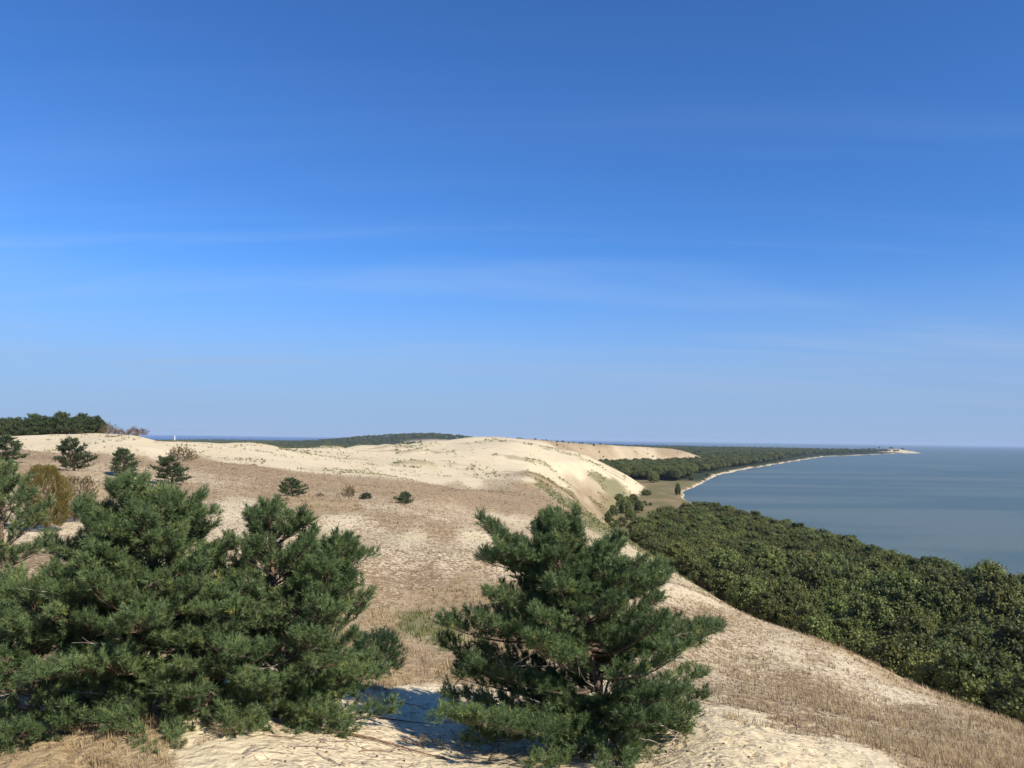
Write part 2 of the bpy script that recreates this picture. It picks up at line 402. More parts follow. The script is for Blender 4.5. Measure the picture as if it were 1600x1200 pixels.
def mix_rgb(nt, fac, a, b, blend='MIX'):
    n = nt.nodes.new('ShaderNodeMix'); n.data_type = 'RGBA'; n.blend_type = blend
    for sock, v in ((n.inputs[0], fac), (n.inputs[6], a), (n.inputs[7], b)):
        if isinstance(v, (int, float)): sock.default_value = v
        elif isinstance(v, tuple): sock.default_value = v + (1.0,)
        else: nt.links.new(v, sock)
    return n.outputs[2]

def map_range(nt, v, a, b, c=0.0, d=1.0, smooth=True):
    n = nt.nodes.new('ShaderNodeMapRange')
    n.interpolation_type = 'SMOOTHSTEP' if smooth else 'LINEAR'
    nt.links.new(v, n.inputs[0])
    for i, q in enumerate((a, b, c, d)):
        if isinstance(q, (int, float)): n.inputs[i + 1].default_value = q
        else: nt.links.new(q, n.inputs[i + 1])
    return n.outputs[0]

def noise_node(nt, vec, scale, detail=3.0, rough=0.55):
    n = nt.nodes.new('ShaderNodeTexNoise')
    n.noise_dimensions = '2D'
    n.inputs['Scale'].default_value = scale; n.inputs['Detail'].default_value = detail; n.inputs['Roughness'].default_value = rough
    nt.links.new(vec, n.inputs['Vector'])
    return n.outputs[0]

def terrain_material():
    m, nt, b, out = new_mat('sand_and_dry_turf')
    geo = nt.nodes.new('ShaderNodeNewGeometry'); pos = geo.outputs['Position']
    at_ = nt.nodes.new('ShaderNodeAttribute'); at_.attribute_name = 'cover'
    sep = nt.nodes.new('ShaderNodeSeparateColor'); nt.links.new(at_.outputs['Color'], sep.inputs[0])
    crust, tall, green = sep.outputs[0], sep.outputs[1], sep.outputs[2]
    wood = at_.outputs['Alpha']
    n_s = noise_node(nt, pos, 4.2, 3.0, 0.7)       # tussock size
    n_m = noise_node(nt, pos, 1.1, 5.0, 0.62)
    n_l = noise_node(nt, pos, 0.11, 4.0)
    n_x = noise_node(nt, pos, 0.02, 4.0)
    # bare sand
    sand = mix_rgb(nt, map_range(nt, n_l, 0.3, 0.7), (0.60, 0.49, 0.305), (0.66, 0.548, 0.362))
    sand = mix_rgb(nt, map_range(nt, n_s, 0.52, 0.75, 0, 0.35), sand, (0.42, 0.325, 0.19))
    # crust of dry lichen and moss with its own tones
    cr = mix_rgb(nt, map_range(nt, n_m, 0.35, 0.65), (0.232, 0.156, 0.084), (0.385, 0.272, 0.155))
    cr = mix_rgb(nt, map_range(nt, n_x, 0.42, 0.6, 0, 0.5), cr, (0.36, 0.258, 0.132))
    cr = mix_rgb(nt, map_range(nt, n_s, 0.35, 0.6, 0.5, 0.0), cr, (0.135, 0.092, 0.052))
    cr = mix_rgb(nt, map_range(nt, n_l, 0.45, 0.62, 0, 0.45), cr, (0.225, 0.145, 0.082))
    # threshold: coverage against mottled noise
    mott = math_node(nt, 'ADD', math_node(nt, 'MULTIPLY', n_s, 0.72), math_node(nt, 'MULTIPLY', n_m, 0.28))
    thr = map_range(nt, crust, 0.0, 1.0, 0.33, 0.63, smooth=False)
    hi = math_node(nt, 'ADD', thr, 0.07); lo = math_node(nt, 'SUBTRACT', thr, 0.08)
    fac = map_range(nt, mott, lo, hi, 1.0, 0.0)
    col = mix_rgb(nt, fac, sand, cr)
    # dry tall grass litter
    gcol = mix_rgb(nt, n_m, (0.27, 0.185, 0.10), (0.48, 0.36, 0.20))
    gfac = map_range(nt, math_node(nt, 'ADD', tall, math_node(nt, 'SUBTRACT', n_m, 0.5)), 0.35, 0.75, 0, 0.85)
    col = mix_rgb(nt, gfac, col, gcol)
    vcol = mix_rgb(nt, n_m, (0.068, 0.080, 0.026), (0.185, 0.165, 0.062))
    vfac = map_range(nt, math_node(nt, 'ADD', math_node(nt, 'ADD', green, math_node(nt, 'MULTIPLY', math_node(nt, 'SUBTRACT', n_m, 0.5), 1.5)), math_node(nt, 'MULTIPLY', math_node(nt, 'SUBTRACT', n_s, 0.5), 1.6)), 0.25, 0.85, 0, 0.85)
    col = mix_rgb(nt, vfac, col, vcol)
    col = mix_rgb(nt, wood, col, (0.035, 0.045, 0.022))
    nt.links.new(col, b.inputs['Base Color'])
    b.inputs['Roughness'].default_value = 0.95
    b.inputs['Specular IOR Level'].default_value = 0.1
    # relief: trodden sand and tussocks
    vor = nt.nodes.new('ShaderNodeTexVoronoi'); vor.voronoi_dimensions = '2D'; vor.feature = 'F1'; vor.inputs['Scale'].default_value = 3.2
    wv = nt.nodes.new('ShaderNodeVectorMath'); wv.operation = 'ADD'
    nn = nt.nodes.new('ShaderNodeTexNoise'); nn.noise_dimensions = '2D'; nn.inputs['Detail'].default_value = 1.0; nn.inputs['Scale'].default_value = 2.0
    nt.links.new(pos, nn.inputs['Vector'])
    nt.links.new(pos, wv.inputs[0]); nt.links.new(nn.outputs['Color'], wv.inputs[1])
    nt.links.new(wv.outputs[0], vor.inputs['Vector'])
    hgt = math_node(nt, 'ADD', math_node(nt, 'MULTIPLY', vor.outputs['Distance'], 0.09), math_node(nt, 'MULTIPLY', n_s, 0.10))
    hgt = math_node(nt, 'ADD', hgt, math_node(nt, 'MULTIPLY', fac, 0.05))
    hgt = math_node(nt, 'ADD', hgt, math_node(nt, 'MULTIPLY', n_m, 0.18))
    bp = nt.nodes.new('ShaderNodeBump'); bp.inputs['Strength'].default_value = 0.5; bp.inputs['Distance'].default_value = 1.0
    nt.links.new(hgt, bp.inputs['Height'])
    nt.links.new(bp.outputs[0], b.inputs['Normal'])
    return m

MAT_GROUND = terrain_material()

def water_material(name, deep, shallow):
    m, nt, b, out = new_mat(name)
    geo = nt.nodes.new('ShaderNodeNewGeometry'); pos = geo.outputs['Position']
    mp = nt.nodes.new('ShaderNodeMapping'); mp.inputs['Scale'].default_value = (0.0022, 0.009, 1.0)
    mp.inputs['Rotation'].default_value = (0, 0, 0.25)
    nt.links.new(pos, mp.inputs['Vector'])
    big = noise_node(nt, mp.outputs[0], 1.0, 5.0, 0.6)
    nt.links.new(mix_rgb(nt, map_range(nt, big, 0.38, 0.62), deep, shallow), b.inputs['Base Color'])
    b.inputs['Roughness'].default_value = 0.32
    b.inputs['IOR'].default_value = 1.33
    mp2 = nt.nodes.new('ShaderNodeMapping'); mp2.inputs['Scale'].default_value = (0.35, 0.7, 1.0); mp2.inputs['Rotation'].default_value = (0, 0, 0.4)
    nt.links.new(pos, mp2.inputs['Vector'])
    rip = noise_node(nt, mp2.outputs[0], 1.0, 4.0, 0.6)
    bp = nt.nodes.new('ShaderNodeBump'); bp.inputs['Strength'].default_value = 1.0; bp.inputs['Distance'].default_value = 0.5
    nt.links.new(rip, bp.inputs['Height']); nt.links.new(bp.outputs[0], b.inputs['Normal'])
    return m
MAT_LAGOON = water_material('lagoon_water', (0.074, 0.104, 0.080), (0.112, 0.136, 0.098))
MAT_SEA = water_material('open_sea_water', (0.018, 0.055, 0.15), (0.022, 0.065, 0.165))

# ------------------------------------------------------------------ terrain sheet
def build_terrain():
    a1 = np.radians(np.linspace(-44, 44, 430))
    a2 = np.radians(np.linspace(44, 316, 92))[1:-1]
    az = np.concatenate([a1, a2])
    r = np.concatenate([np.exp(np.linspace(math.log(0.8), math.log(10.5), 24))[:-1], np.exp(np.linspace(math.log(10.5), math.log(26), 120))[:-1],
                        np.exp(np.linspace(math.log(26), math.log(2600), 290))[:-1], np.exp(np.linspace(math.log(2600), math.log(9500), 60))])
    A, R = np.meshgrid(az, r)
    x = (np.sin(A) * R).ravel(); y = (np.cos(A) * R).ravel()
    x = np.concatenate([[0.0], x]); y = np.concatenate([[0.0], y])
    z = height(x, y)
    cov = zones(x, y)
    na, nr = len(az), len(r)
    i = np.arange(nr - 1)[:, None]; j = np.arange(na)[None]; j2 = (j + 1) % na
    q = np.stack([1 + i * na + j, 1 + i * na + j2, 1 + (i + 1) * na + j2, 1 + (i + 1) * na + j], -1).reshape(-1, 4)[:, ::-1]
    jj = np.arange(na)
    tri = np.stack([np.zeros(na, int), 1 + (jj + 1) % na, 1 + jj], -1)
    me = mesh_np('ground', np.stack([x, y, z], 1), [q, tri], MAT_GROUND, smooth=True, attrs={'cover': cov})
    o = add_obj('terrain', me)
    tag(o, kind='structure')
    return o
build_terrain()

def sheet(name, poly, z, mat):
    v = np.array([(p[0], p[1], z) for p in poly], float)
    me = mesh_np(name, v, np.arange(len(v))[None], mat)
    return tag(add_obj(name, me), kind='structure')
# lagoon on the right and the open sea on the left; the land covers their common edge
sheet('lagoon', [(-400, -9000), (60000, -9000), (60000, 60000), (2600, 60000), (2600, 7000), (-400, 7000)], 0.0, MAT_LAGOON)
sheet('sea', [(-60000, -9000), (-400, -9000), (-400, 7000), (2600, 7000), (2600, 60000), (-60000, 60000)], 0.0, MAT_SEA)
# ------------------------------------------------------------------ foliage materials
def leaf_material(name, dark, light, tips=None, transl=0.25, obj_var=0.0):
    m = bpy.data.materials.new(name); m.use_nodes = True
    nt = m.node_tree; nt.nodes.clear()
    out = nt.nodes.new('ShaderNodeOutputMaterial')
    a = nt.nodes.new('ShaderNodeAttribute'); a.attribute_name = 'tone'
    col = mix_rgb(nt, a.outputs['Fac'], dark, light)
    if tips:
        far = map_range(nt, a.outputs['Fac'], 0.90, 1.0, 0, 0.8)
        col = mix_rgb(nt, far, col, tips)
    if obj_var:
        oi = nt.nodes.new('ShaderNodeObjectInfo')
        hs = nt.nodes.new('ShaderNodeHueSaturation')
        nt.links.new(map_range(nt, oi.outputs['Random'], 0, 1, 1 - obj_var, 1 + obj_var, smooth=False), hs.inputs['Value'])
        r2 = math_node(nt, 'FRACT', math_node(nt, 'MULTIPLY', oi.outputs['Random'], 7.13))
        nt.links.new(map_range(nt, r2, 0, 1, 0.5 - obj_var * 0.06, 0.5 + obj_var * 0.05, smooth=False), hs.inputs['Hue'])
        nt.links.new(col, hs.inputs['Color']); col = hs.outputs[0]
    d = nt.nodes.new('ShaderNodeBsdfPrincipled'); d.inputs['Roughness'].default_value = 0.55; d.inputs['Specular IOR Level'].default_value = 0.25
    nt.links.new(col, d.inputs['Base Color'])
    t = nt.nodes.new('ShaderNodeBsdfTranslucent'); nt.links.new(col, t.inputs['Color'])
    mx = nt.nodes.new('ShaderNodeMixShader'); mx.inputs[0].default_value = transl
    nt.links.new(d.outputs[0], mx.inputs[1]); nt.links.new(t.outputs[0], mx.inputs[2])
    nt.links.new(mx.outputs[0], out.inputs[0])
    return m

def bark_material(name, a_, b_):
    m, nt, b, out = new_mat(name)
    geo = nt.nodes.new('ShaderNodeNewGeometry')
    n = nt.nodes.new('ShaderNodeTexNoise'); n.inputs['Scale'].default_value = 18.0; n.inputs['Detail'].default_value = 4.0
    nt.links.new(geo.outputs['Position'], n.inputs['Vector'])
    nt.links.new(mix_rgb(nt, map_range(nt, n.outputs[0], 0.35, 0.65), a_, b_), b.inputs['Base Color'])
    b.inputs['Roughness'].default_value = 0.9
    bp = nt.nodes.new('ShaderNodeBump'); bp.inputs['Strength'].default_value = 0.6; bp.inputs['Distance'].default_value = 0.02
    nt.links.new(n.outputs[0], bp.inputs['Height']); nt.links.new(bp.outputs[0], b.inputs['Normal'])
    return m

MAT_NEEDLE = leaf_material('pine_needles', (0.052, 0.090, 0.036), (0.225, 0.295, 0.116), (0.36, 0.33, 0.07), 0.30, 0.06)
MAT_NEEDLE_FAR = leaf_material('pine_needles_far', (0.042, 0.066, 0.032), (0.125, 0.160, 0.066), None, 0.15, 0.2)
MAT_LEAF = leaf_material('broad_leaves', (0.045, 0.064, 0.015), (0.205, 0.218, 0.060), None, 0.28, 0.42)
MAT_SHRUB = leaf_material('dry_shrub_leaves', (0.085, 0.060, 0.028), (0.20, 0.150, 0.060), None, 0.2, 0.15)
MAT_YELLOW = leaf_material('yellowing_leaves', (0.09, 0.085, 0.022), (0.26, 0.20, 0.05), None, 0.25, 0.0)
MAT_JUNIPER = leaf_material('juniper_needles', (0.018, 0.045, 0.020), (0.055, 0.10, 0.035), None, 0.15, 0.0)
MAT_BARK = bark_material('pine_bark', (0.075, 0.048, 0.032), (0.20, 0.135, 0.09))
MAT_DEAD = bark_material('bare_grey_wood', (0.22, 0.17, 0.125), (0.40, 0.33, 0.26))
MAT_ROOT = bark_material('reddish_dead_wood', (0.115, 0.060, 0.034), (0.25, 0.15, 0.09))

# ------------------------------------------------------------------ wood: tapered tubes
def tube_np(pts, rad, sides=5):
    """open tapered tube along pts (n,3) with radii (n,) -> verts, quads"""
    pts = np.asarray(pts, float); n = len(pts)
    t = np.gradient(pts, axis=0); t /= np.linalg.norm(t, axis=1, keepdims=True) + 1e-9
    ref = np.where(np.abs(t[:, 2:3]) > 0.9, np.array([[1.0, 0, 0]]), np.array([[0, 0, 1.0]]))
    a = np.cross(t, ref); a /= np.linalg.norm(a, axis=1, keepdims=True) + 1e-9
    b = np.cross(t, a)
    ang = np.arange(sides) / sides * 2 * np.pi
    v = pts[:, None] + (a[:, None] * np.cos(ang)[None, :, None] + b[:, None] * np.sin(ang)[None, :, None]) * np.asarray(rad)[:, None, None]
    i = np.arange(n - 1)[:, None]; j = np.arange(sides)[None]; j2 = (j + 1) % sides
    q = np.stack([i * sides + j, i * sides + j2, (i + 1) * sides + j2, (i + 1) * sides + j], -1).reshape(-1, 4)
    return v.reshape(-1, 3), q

def join_np(parts):
    vs, qs, off = [], [], 0
    for v, q in parts:
        vs.append(v); qs.append(q + off); off += len(v)
    return np.concatenate(vs), np.concatenate(qs)

# ------------------------------------------------------------------ needle sprays
def shoot_template(rng, n, length=0.23, nl=0.075, w=0.0055):
    """a pine shoot along +Z: n needle blades standing off the twig; returns (n,3,3) triangles"""
    s = np.sort(rng.random(n) ** 0.8) * length
    az = rng.random(n) * 2 * np.pi
    op = np.radians(66 - 36 * (s / length) + rng.normal(0, 9, n))
    d = np.stack([np.cos(az) * np.sin(op), np.sin(az) * np.sin(op), np.cos(op)], 1)
    side = np.cross(d, rng.normal(size=(n, 3))); side /= np.linalg.norm(side, axis=1, keepdims=True)
    base = np.stack([0 * s, 0 * s, s], 1)
    ln = nl * rng.uniform(0.75, 1.15, n)[:, None]
    return np.stack([base - side * w * .5, base + side * w * .5, base + d * ln], 1)

def frame_from(d, rng):
    """rotation matrices (n,3,3) whose third column is d, random spin"""
    d = d / (np.linalg.norm(d, axis=1, keepdims=True) + 1e-9)
    a = np.cross(d, rng.normal(size=d.shape)); a /= np.linalg.norm(a, axis=1, keepdims=True) + 1e-9
    b = np.cross(d, a)
    return np.stack([a, b, d], -1)

def place_sprays(rng, pos, dirs, scl, templates, tone):
    """-> verts (m,3), tris, tone per vertex"""
    n = len(pos); R = frame_from(dirs, rng)
    pick = rng.integers(0, len(templates), n)
    V, T = [], []
    for k, tp in enumerate(templates):
        sel = np.where(pick == k)[0]
        if not len(sel): continue
        v = np.einsum('nij,tkj->ntki', R[sel] * scl[sel][:, None, None], tp) + pos[sel][:, None, None]
        tn = np.clip(tone[sel][:, None] + rng.normal(0, 0.10, (len(sel), len(tp))), 0, 1)
        V.append(v.reshape(-1, 3)); T.append(np.repeat(tn.ravel(), 3))
    V = np.concatenate(V); T = np.concatenate(T)
    return V, np.arange(len(V)).reshape(-1, 3), T

_trng = np.random.default_rng(3)
SHOOTS = [shoot_template(_trng, 32, 0.165, 0.086, 0.0102) for k in range(6)]
SHOOTS_MID = [shoot_template(_trng, 12, 0.34, 0.22, 0.07) for k in range(5)]

# ------------------------------------------------------------------ hero pines
def branch_path(rng, p0, az, L, el0, curl, n=7):
    """a bough that leaves the trunk at elevation el0 and curls up"""
    pts = [np.array(p0, float)]
    a = az; el = el0
    for i in range(n):
        pts.append(pts[-1] + np.array([math.sin(a) * math.cos(el), math.cos(a) * math.cos(el), math.sin(el)]) * L / n)
        el += curl / n + rng.normal(0, 0.07); a += rng.normal(0, 0.11)
    return np.array(pts)

def interp_path(p, t):
    s = np.linspace(0, 1, len(p))
    return np.stack([np.interp(t, s, p[:, k]) for k in range(3)], -1)

def hero_pine(name, label, cat, group, y, base_px, tops, rows, seed, gap=0.30, per=4, low_el=-0.05, dens=1.0, depth=0.85, tone0=0.45, trunk_r=0.085, extra=(), fill=26):
    """rows: (photo y, left px, right px) outline at distance y; tops: leader pixels"""
    rng = np.random.default_rng(seed)
    bx, by = base_px
    bp = at(bx, by, y); g = gz(bp[0], bp[1]); base = np.array([bp[0], bp[1], g])
    root = bpy.data.objects.new(name, None); COL.objects.link(root); root.location = base
    tag(root, label, cat, group)
    lead = [at(tx, ty, y) - base - np.array([0, 0, 0.46]) for tx, ty in tops]
    H = max(l[2] for l in lead)
    rz = np.array([at(bx, r[0], y)[2] - g for r in rows])[::-1]
    rl = np.array([at(r[1], r[0], y)[0] - base[0] for r in rows])[::-1]
    rr = np.array([at(r[2], r[0], y)[0] - base[0] for r in rows])[::-1]
    # trunk and leaders
    tr = []
    stems = []
    for k, l in enumerate(lead):
        n = 12
        t = np.linspace(0, 1, n)
        sx = np.array([0, 0, 0.0])
        p = np.outer(t, l)
        p[:, 0] = l[0] * t ** 1.25 + np.sin(t * 6 + k) * 0.05 * H * 0.3
        p[:, 1] = l[1] * t + np.sin(t * 5 + 2 * k) * 0.04 * H * 0.3 + (0.0 if k == 0 else rng.uniform(-.3, .3)) * np.sin(t * np.pi * .5)
        p[:, 2] = l[2] * t
        p[0, 2] -= 0.15
        stems.append(p)
        tr.append(tube_np(p, trunk_r * (1 if k == 0 else 0.75) * (1 - t) ** 0.8 + 0.010, 7))
    v, q = join_np(tr)
    add_obj('trunk', mesh_np('trunk', v, q, MAT_BARK, smooth=True), root)
    boughs = []
    for k, p in enumerate(stems):
        zt = p[-1, 2]
        z = 0.02 * H if k == 0 else 0.30 * H
        while z < zt * 0.985:
            f = z / zt
            m = rng.integers(per - 1, per + 2) + (1 if z < 0.5 else 0)
            a0 = rng.random() * 2 * np.pi
            for j in range(m):
                az = a0 + 2 * np.pi * j / m + rng.normal(0, 0.25)
                zz = z + rng.normal(0, 0.05)
                o = interp_path(p, np.array([np.clip(zz / zt, 0, 1)]))[0]
                el = low_el - 0.12 * (1 - f) + f * 0.60 + rng.normal(0, 0.14)
                # reach: to the outline in x, to a similar depth front and back
                zr = min(zz + 0.15 + 0.12 * H * (1 - f), H)
                eR = np.interp(zr, rz, rr) - o[0]; eL = o[0] - np.interp(zr, rz, rl)
                sx, cy = math.sin(az), math.cos(az)
                ex = max(eR if sx > 0 else eL, 0.12); ey = max(depth * 0.5 * (max(eR, .1) + max(eL, .1)), 0.15)
                L = 1.0 / math.sqrt((sx / ex) ** 2 + (cy / ey) ** 2)
                L *= rng.choice([0.55, 0.8, 0.95, 1.06], p=[.15, .22, .35, .28])
                L = max(L * (1.02 + 0.26 * min(f / 0.3, 1.0)), 0.16) - 0.08
                L = min(L, 0.20 + 0.80 * (zt - zz))
                low = z < 0.5
                boughs.append((o, az, max(L, 0.12) * (1.12 if low else 1.0), el - (0.10 if low else 0), 0.22 if low else 0.55))
            z += gap * rng.uniform(0.8, 1.25)
        boughs.append((p[-2], 0.0, 0.22, 1.5, 0.0))
    for k, p in enumerate(stems):       # short inner boughs that close the middle of the crown
        for j in range(fill if k == 0 else fill // 2):
            f = rng.uniform(0.06, 0.74); o = interp_path(p, np.array([f]))[0]
            wdt = 0.5 * (np.interp(o[2], rz, rr) - np.interp(o[2], rz, rl))
            boughs.append((o, rng.random() * 6.283, float(np.clip(wdt * rng.uniform(.3, .62), .22, .8)), rng.uniform(-.1, .5), 0.4))
    for p in stems:                     # upright candles at the tops
        for j in range(7):
            o = interp_path(p, np.array([rng.uniform(.80, .97)]))[0]
            boughs.append((o, rng.random() * 6.283, rng.uniform(.28, .5), rng.uniform(.75, 1.3), .35))
    for (px, py, dy) in extra:          # single long boughs that stand out in the outline
        tip = at(px, py, y + dy) - base
        st = stems[0]
        o = interp_path(st, np.array([np.clip((tip[2] - 0.45) / st[-1, 2], 0.1, 0.9)]))[0]
        d = tip - o; L = np.linalg.norm(d)
        for kk in range(4):             # a bunch of boughs makes each lobe
            g_ = d * (1.0, .86, .8, .66)[kk] + (0 if kk == 0 else 1) * rng.normal(0, .17, 3)
            L = np.linalg.norm(g_)
            boughs.append((o, math.atan2(g_[0], g_[1]), L, math.atan2(g_[2], math.hypot(g_[0], g_[1])) - 0.25, 0.5))
    for (o, az, L, el, curl) in boughs:
        bpth = branch_path(rng, o, az, L, el, curl)
        r0 = 0.008 + 0.011 * L
        wood = [tube_np(bpth, np.linspace(r0, 0.004, len(bpth)), 5)]
        P, D = [], []
        ns = max(3, int(L / 0.088 * dens))
        main_d = bpth[-1] - bpth[-3]
        P.append(bpth[-1:]); D.append(main_d[None])
        for i in range(ns):
            t = 0.16 + 0.84 * (i + rng.random()) / ns
            q0 = interp_path(bpth, np.array([t]))[0]
            td = interp_path(bpth, np.array([min(t + .1, 1)]))[0] - interp_path(bpth, np.array([t - .1]))[0]
            td /= np.linalg.norm(td) + 1e-9
            sd = np.cross(td, [0, 0, 1]); sd /= np.linalg.norm(sd) + 1e-9
            sgn = 1 if i % 2 else -1
            dirn = td * rng.uniform(0.5, 0.9) + sd * sgn * rng.uniform(0.4, 0.9) + np.array([0, 0, rng.uniform(0.0, 0.5)])
            dirn /= np.linalg.norm(dirn)
            sl = min(0.08 + 0.34 * L * (1.1 - t), 0.46) * rng.uniform(0.55, 1.15)
            e = q0 + dirn * sl + np.array([0, 0, 0.16 * sl])
            wood.append(tube_np(np.array([q0, (q0 + e) / 2 - [0, 0, .01], e]), np.array([0.005, 0.004, 0.003]), 3))
            k = int(sl / 0.13)
            if k:
                tt = rng.uniform(0.3, 0.95, k)
                P.append(q0 + np.outer(tt, e - q0)); D.append(dirn[None] + rng.normal(0, 0.4, (k, 3)) + np.array([0, 0, 0.6]))
            # a whorl of shoots at the twig end, turned up to the light
            k = rng.integers(3, 6)
            wd = dirn * 0.7 + rng.normal(0, 0.55, (k, 3)) + np.array([0, 0, 0.65])
            wd[0] = dirn + np.array([0, 0, 0.8])
            P.append(np.repeat(e[None], k, 0)); D.append(wd)
        P = np.concatenate(P); D = np.concatenate(D)
        tone = np.clip(tone0 + rng.normal(0, 0.13) + rng.normal(0, 0.16, len(P)), 0, 0.86)
        odd = rng.random(len(P)) < 0.014
        tone[odd] = 1.0
        V, F, T = place_sprays(rng, P, D, rng.uniform(0.8, 1.3, len(P)), SHOOTS, tone)
        wv, wq = join_np(wood)
        lo = add_obj('limb', mesh_np('limb', wv, wq, MAT_BARK, smooth=True), root)
        nd = add_obj('needles', mesh_np('needles', V, F, MAT_NEEDLE, attrs={'tone': T}), lo)
        nd['kind'] = 'stuff'
    # a few bare dead boughs, bleached grey, showing through the needles
    for k in range(7):
        st = stems[k % len(stems)]; t = rng.uniform(0.12, 0.62)
        o = interp_path(st, np.array([t]))[0]; az = rng.uniform(1.6, 4.7)
        L = rng.uniform(0.6, 1.15) * 0.55 * np.interp(o[2], rz, rr - rl) * 0.75
        pth = branch_path(rng, o, az, max(L, .3), rng.uniform(-.2, .5), rng.uniform(-.2, .5), 8)
        wd = [tube_np(pth, np.linspace(0.009, 0.003, 9), 5)]
        for j in range(6):
            i_ = rng.integers(3, 8); a = pth[i_]; d = (pth[i_ + 1] - pth[i_]) / (np.linalg.norm(pth[i_ + 1] - pth[i_]) + 1e-9) + rng.normal(0, .5, 3); d /= np.linalg.norm(d)
            wd.append(tube_np(np.array([a, a + d * .12, a + d * .22 + [0, 0, .04]]), np.array([.004, .003, .0015]), 4))
        v, q = join_np(wd)
        add_obj('dead_limb', mesh_np('dead_limb', v, q, MAT_DEAD, smooth=True), root)
    return root, base
# ------------------------------------------------------------------ the young pines in front
PINE_GROUP = None
PINE_R, base_R = hero_pine('pine_tree', 'young green pine standing alone on the sand lip in front of the wooded slope', 'pine tree', None, 15.5, (945, 1130), [(862, 790)],
  [(785,845,875),(810,825,905),(840,770,945),(870,742,1000),(900,750,1045),(930,725,1045),(960,690,1100),(985,680,1132),(1010,685,1125),(1040,685,1105),(1070,695,1098),(1110,700,1095),(1140,770,1080),(1165,860,1030)],
  101, gap=0.28, per=5, low_el=0.08, dens=1.3, depth=0.95, fill=54, extra=[(738,845,-.3),(1125,968,.2),(1045,885,.5),(690,965,-.4),(1090,1110,-.6),(705,1105,-.5),(680,1045,.3),(900,805,.2),(880,1128,-.5),(955,1136,-.6),(1010,1135,-.7),(830,1125,-.6),(1055,1120,-.4),(1040,915,.2),(1120,985,-.2),(760,860,.2),(985,860,.3)])
hero_pine('pine_tree', 'tallest bluish green pine in the dense clump, with two upright leaders', 'pine tree', None, 14.6, (225, 1125), [(262, 742), (205, 722), (158, 790)],
  [(708,190,285),(740,165,300),(780,130,332),(830,112,355),(870,112,365),(900,85,385),(950,55,400),(1000,45,415),(1060,50,425),(1100,70,430),(1130,110,400)],
  202, gap=0.32, per=4, low_el=-0.02, dens=1.1, depth=0.8, tone0=0.52, extra=[(122,800,-.5),(325,790,.3),(95,905,-.6)])
hero_pine('pine_tree', 'bushy green pine with one thin pale leader, beside the tallest pine of the clump', 'pine tree', None, 15.3, (440, 1105), [(426, 765), (540, 822)],
  [(757,415,436),(800,380,475),(830,355,545),(855,335,572),(900,315,562),(950,300,560),(1000,290,570),(1050,290,600),(1090,300,595),(1120,330,555)],
  303, gap=0.31, per=4, low_el=-0.08, dens=1.1, depth=0.85, tone0=0.45, extra=[(578,858,.2),(482,815,.1),(548,905,.3),(600,1060,.1),(520,1105,-.8)])
hero_pine('pine_tree', 'low spreading pine with boughs near the dry grass, cut by the picture edge', 'pine tree', None, 14.1, (45, 1118), [(60, 888)],
  [(875,20,110),(900,-30,150),(950,-60,190),(1000,-70,195),(1050,-70,185),(1090,-60,165),(1112,-40,120)],
  404, gap=0.34, per=4, low_el=-0.1, dens=1.0, depth=0.8, tone0=0.55, extra=[(190,960,-.1),(165,1060,-.2),(10,900,.2)])
hero_pine('pine_tree', 'bluish pine behind the clump, beside the yellowing shrub and cut by the picture edge', 'pine tree', None, 19.5, (-5, 1060), [(12, 712)],
  [(705,-10,35),(740,-60,55),(790,-70,78),(840,-70,72),(880,-70,50),(940,-60,40),(1000,-50,30)],
  505, gap=0.42, per=4, low_el=0.0, dens=0.85, depth=0.8, tone0=0.62)

def small_bush(name, label, cat, y, base_px, rows, seed, mat, n, size=0.10, group=None, card=0.05):
    """a low dense shrub: leafy sprays through an uneven dome, stems inside"""
    rng = np.random.default_rng(seed)
    base = ground(*base_px); y = base[1]; g = base[2]
    root = bpy.data.objects.new(name, None); COL.objects.link(root); root.location = base
    tag(root, label, cat, group)
    rz = np.array([at(base_px[0], r[0], y)[2] - g for r in rows])[::-1]
    rl = np.array([at(r[1], r[0], y)[0] - base[0] for r in rows])[::-1]
    rr = np.array([at(r[2], r[0], y)[0] - base[0] for r in rows])[::-1]
    zt = rz[-1]
    cl = []
    for i in range(n):
        z = zt * rng.uniform(0.08, 1.0)
        a = rng.random() * 2 * np.pi
        R, Lx = np.interp(z, rz, rr), -np.interp(z, rz, rl)
        ex = R if math.sin(a) > 0 else Lx
        ey = 0.5 * abs(R + Lx) * 0.8
        k = rng.uniform(0.55, 1.0) * (1 + 0.18 * math.sin(a * 3 + z * 5))
        cx = 0.5 * (R - Lx) if R < 0 or Lx < 0 else 0
        cl.append((cx + math.sin(a) * abs(ex - cx if ex > 0 else 0.2) * k, math.cos(a) * ey * k, z))
    cl = np.array(cl)
    dirs = cl * np.array([0.8, 0.8, 0.3]) + np.array([0, 0, 0.5]) + rng.normal(0, 0.25, cl.shape)
    st = []
    for i in range(0, n, max(1, n // 26)):
        e = cl[i]; p = np.array([e * 0.05 + [0, 0, -0.05], e * [0.45, 0.45, 0.6], e])
        st.append(tube_np(p, np.array([0.016, 0.009, 0.003]), 4))
    v, q = join_np(st)
    add_obj('stems', mesh_np('stems', v, q, MAT_BARK, smooth=True), root)
    tpl = [shoot_template(rng, 26, size * 1.6, size, card * size * 2) for k in range(4)]
    V, F, T = place_sprays(rng, cl, dirs, rng.uniform(0.7, 1.3, n), tpl, np.clip(rng.normal(0.5, 0.22, n), 0, 1))
    f = add_obj('foliage', mesh_np('foliage', V, F, mat, attrs={'tone': T}), root); f['kind'] = 'stuff'
    return root
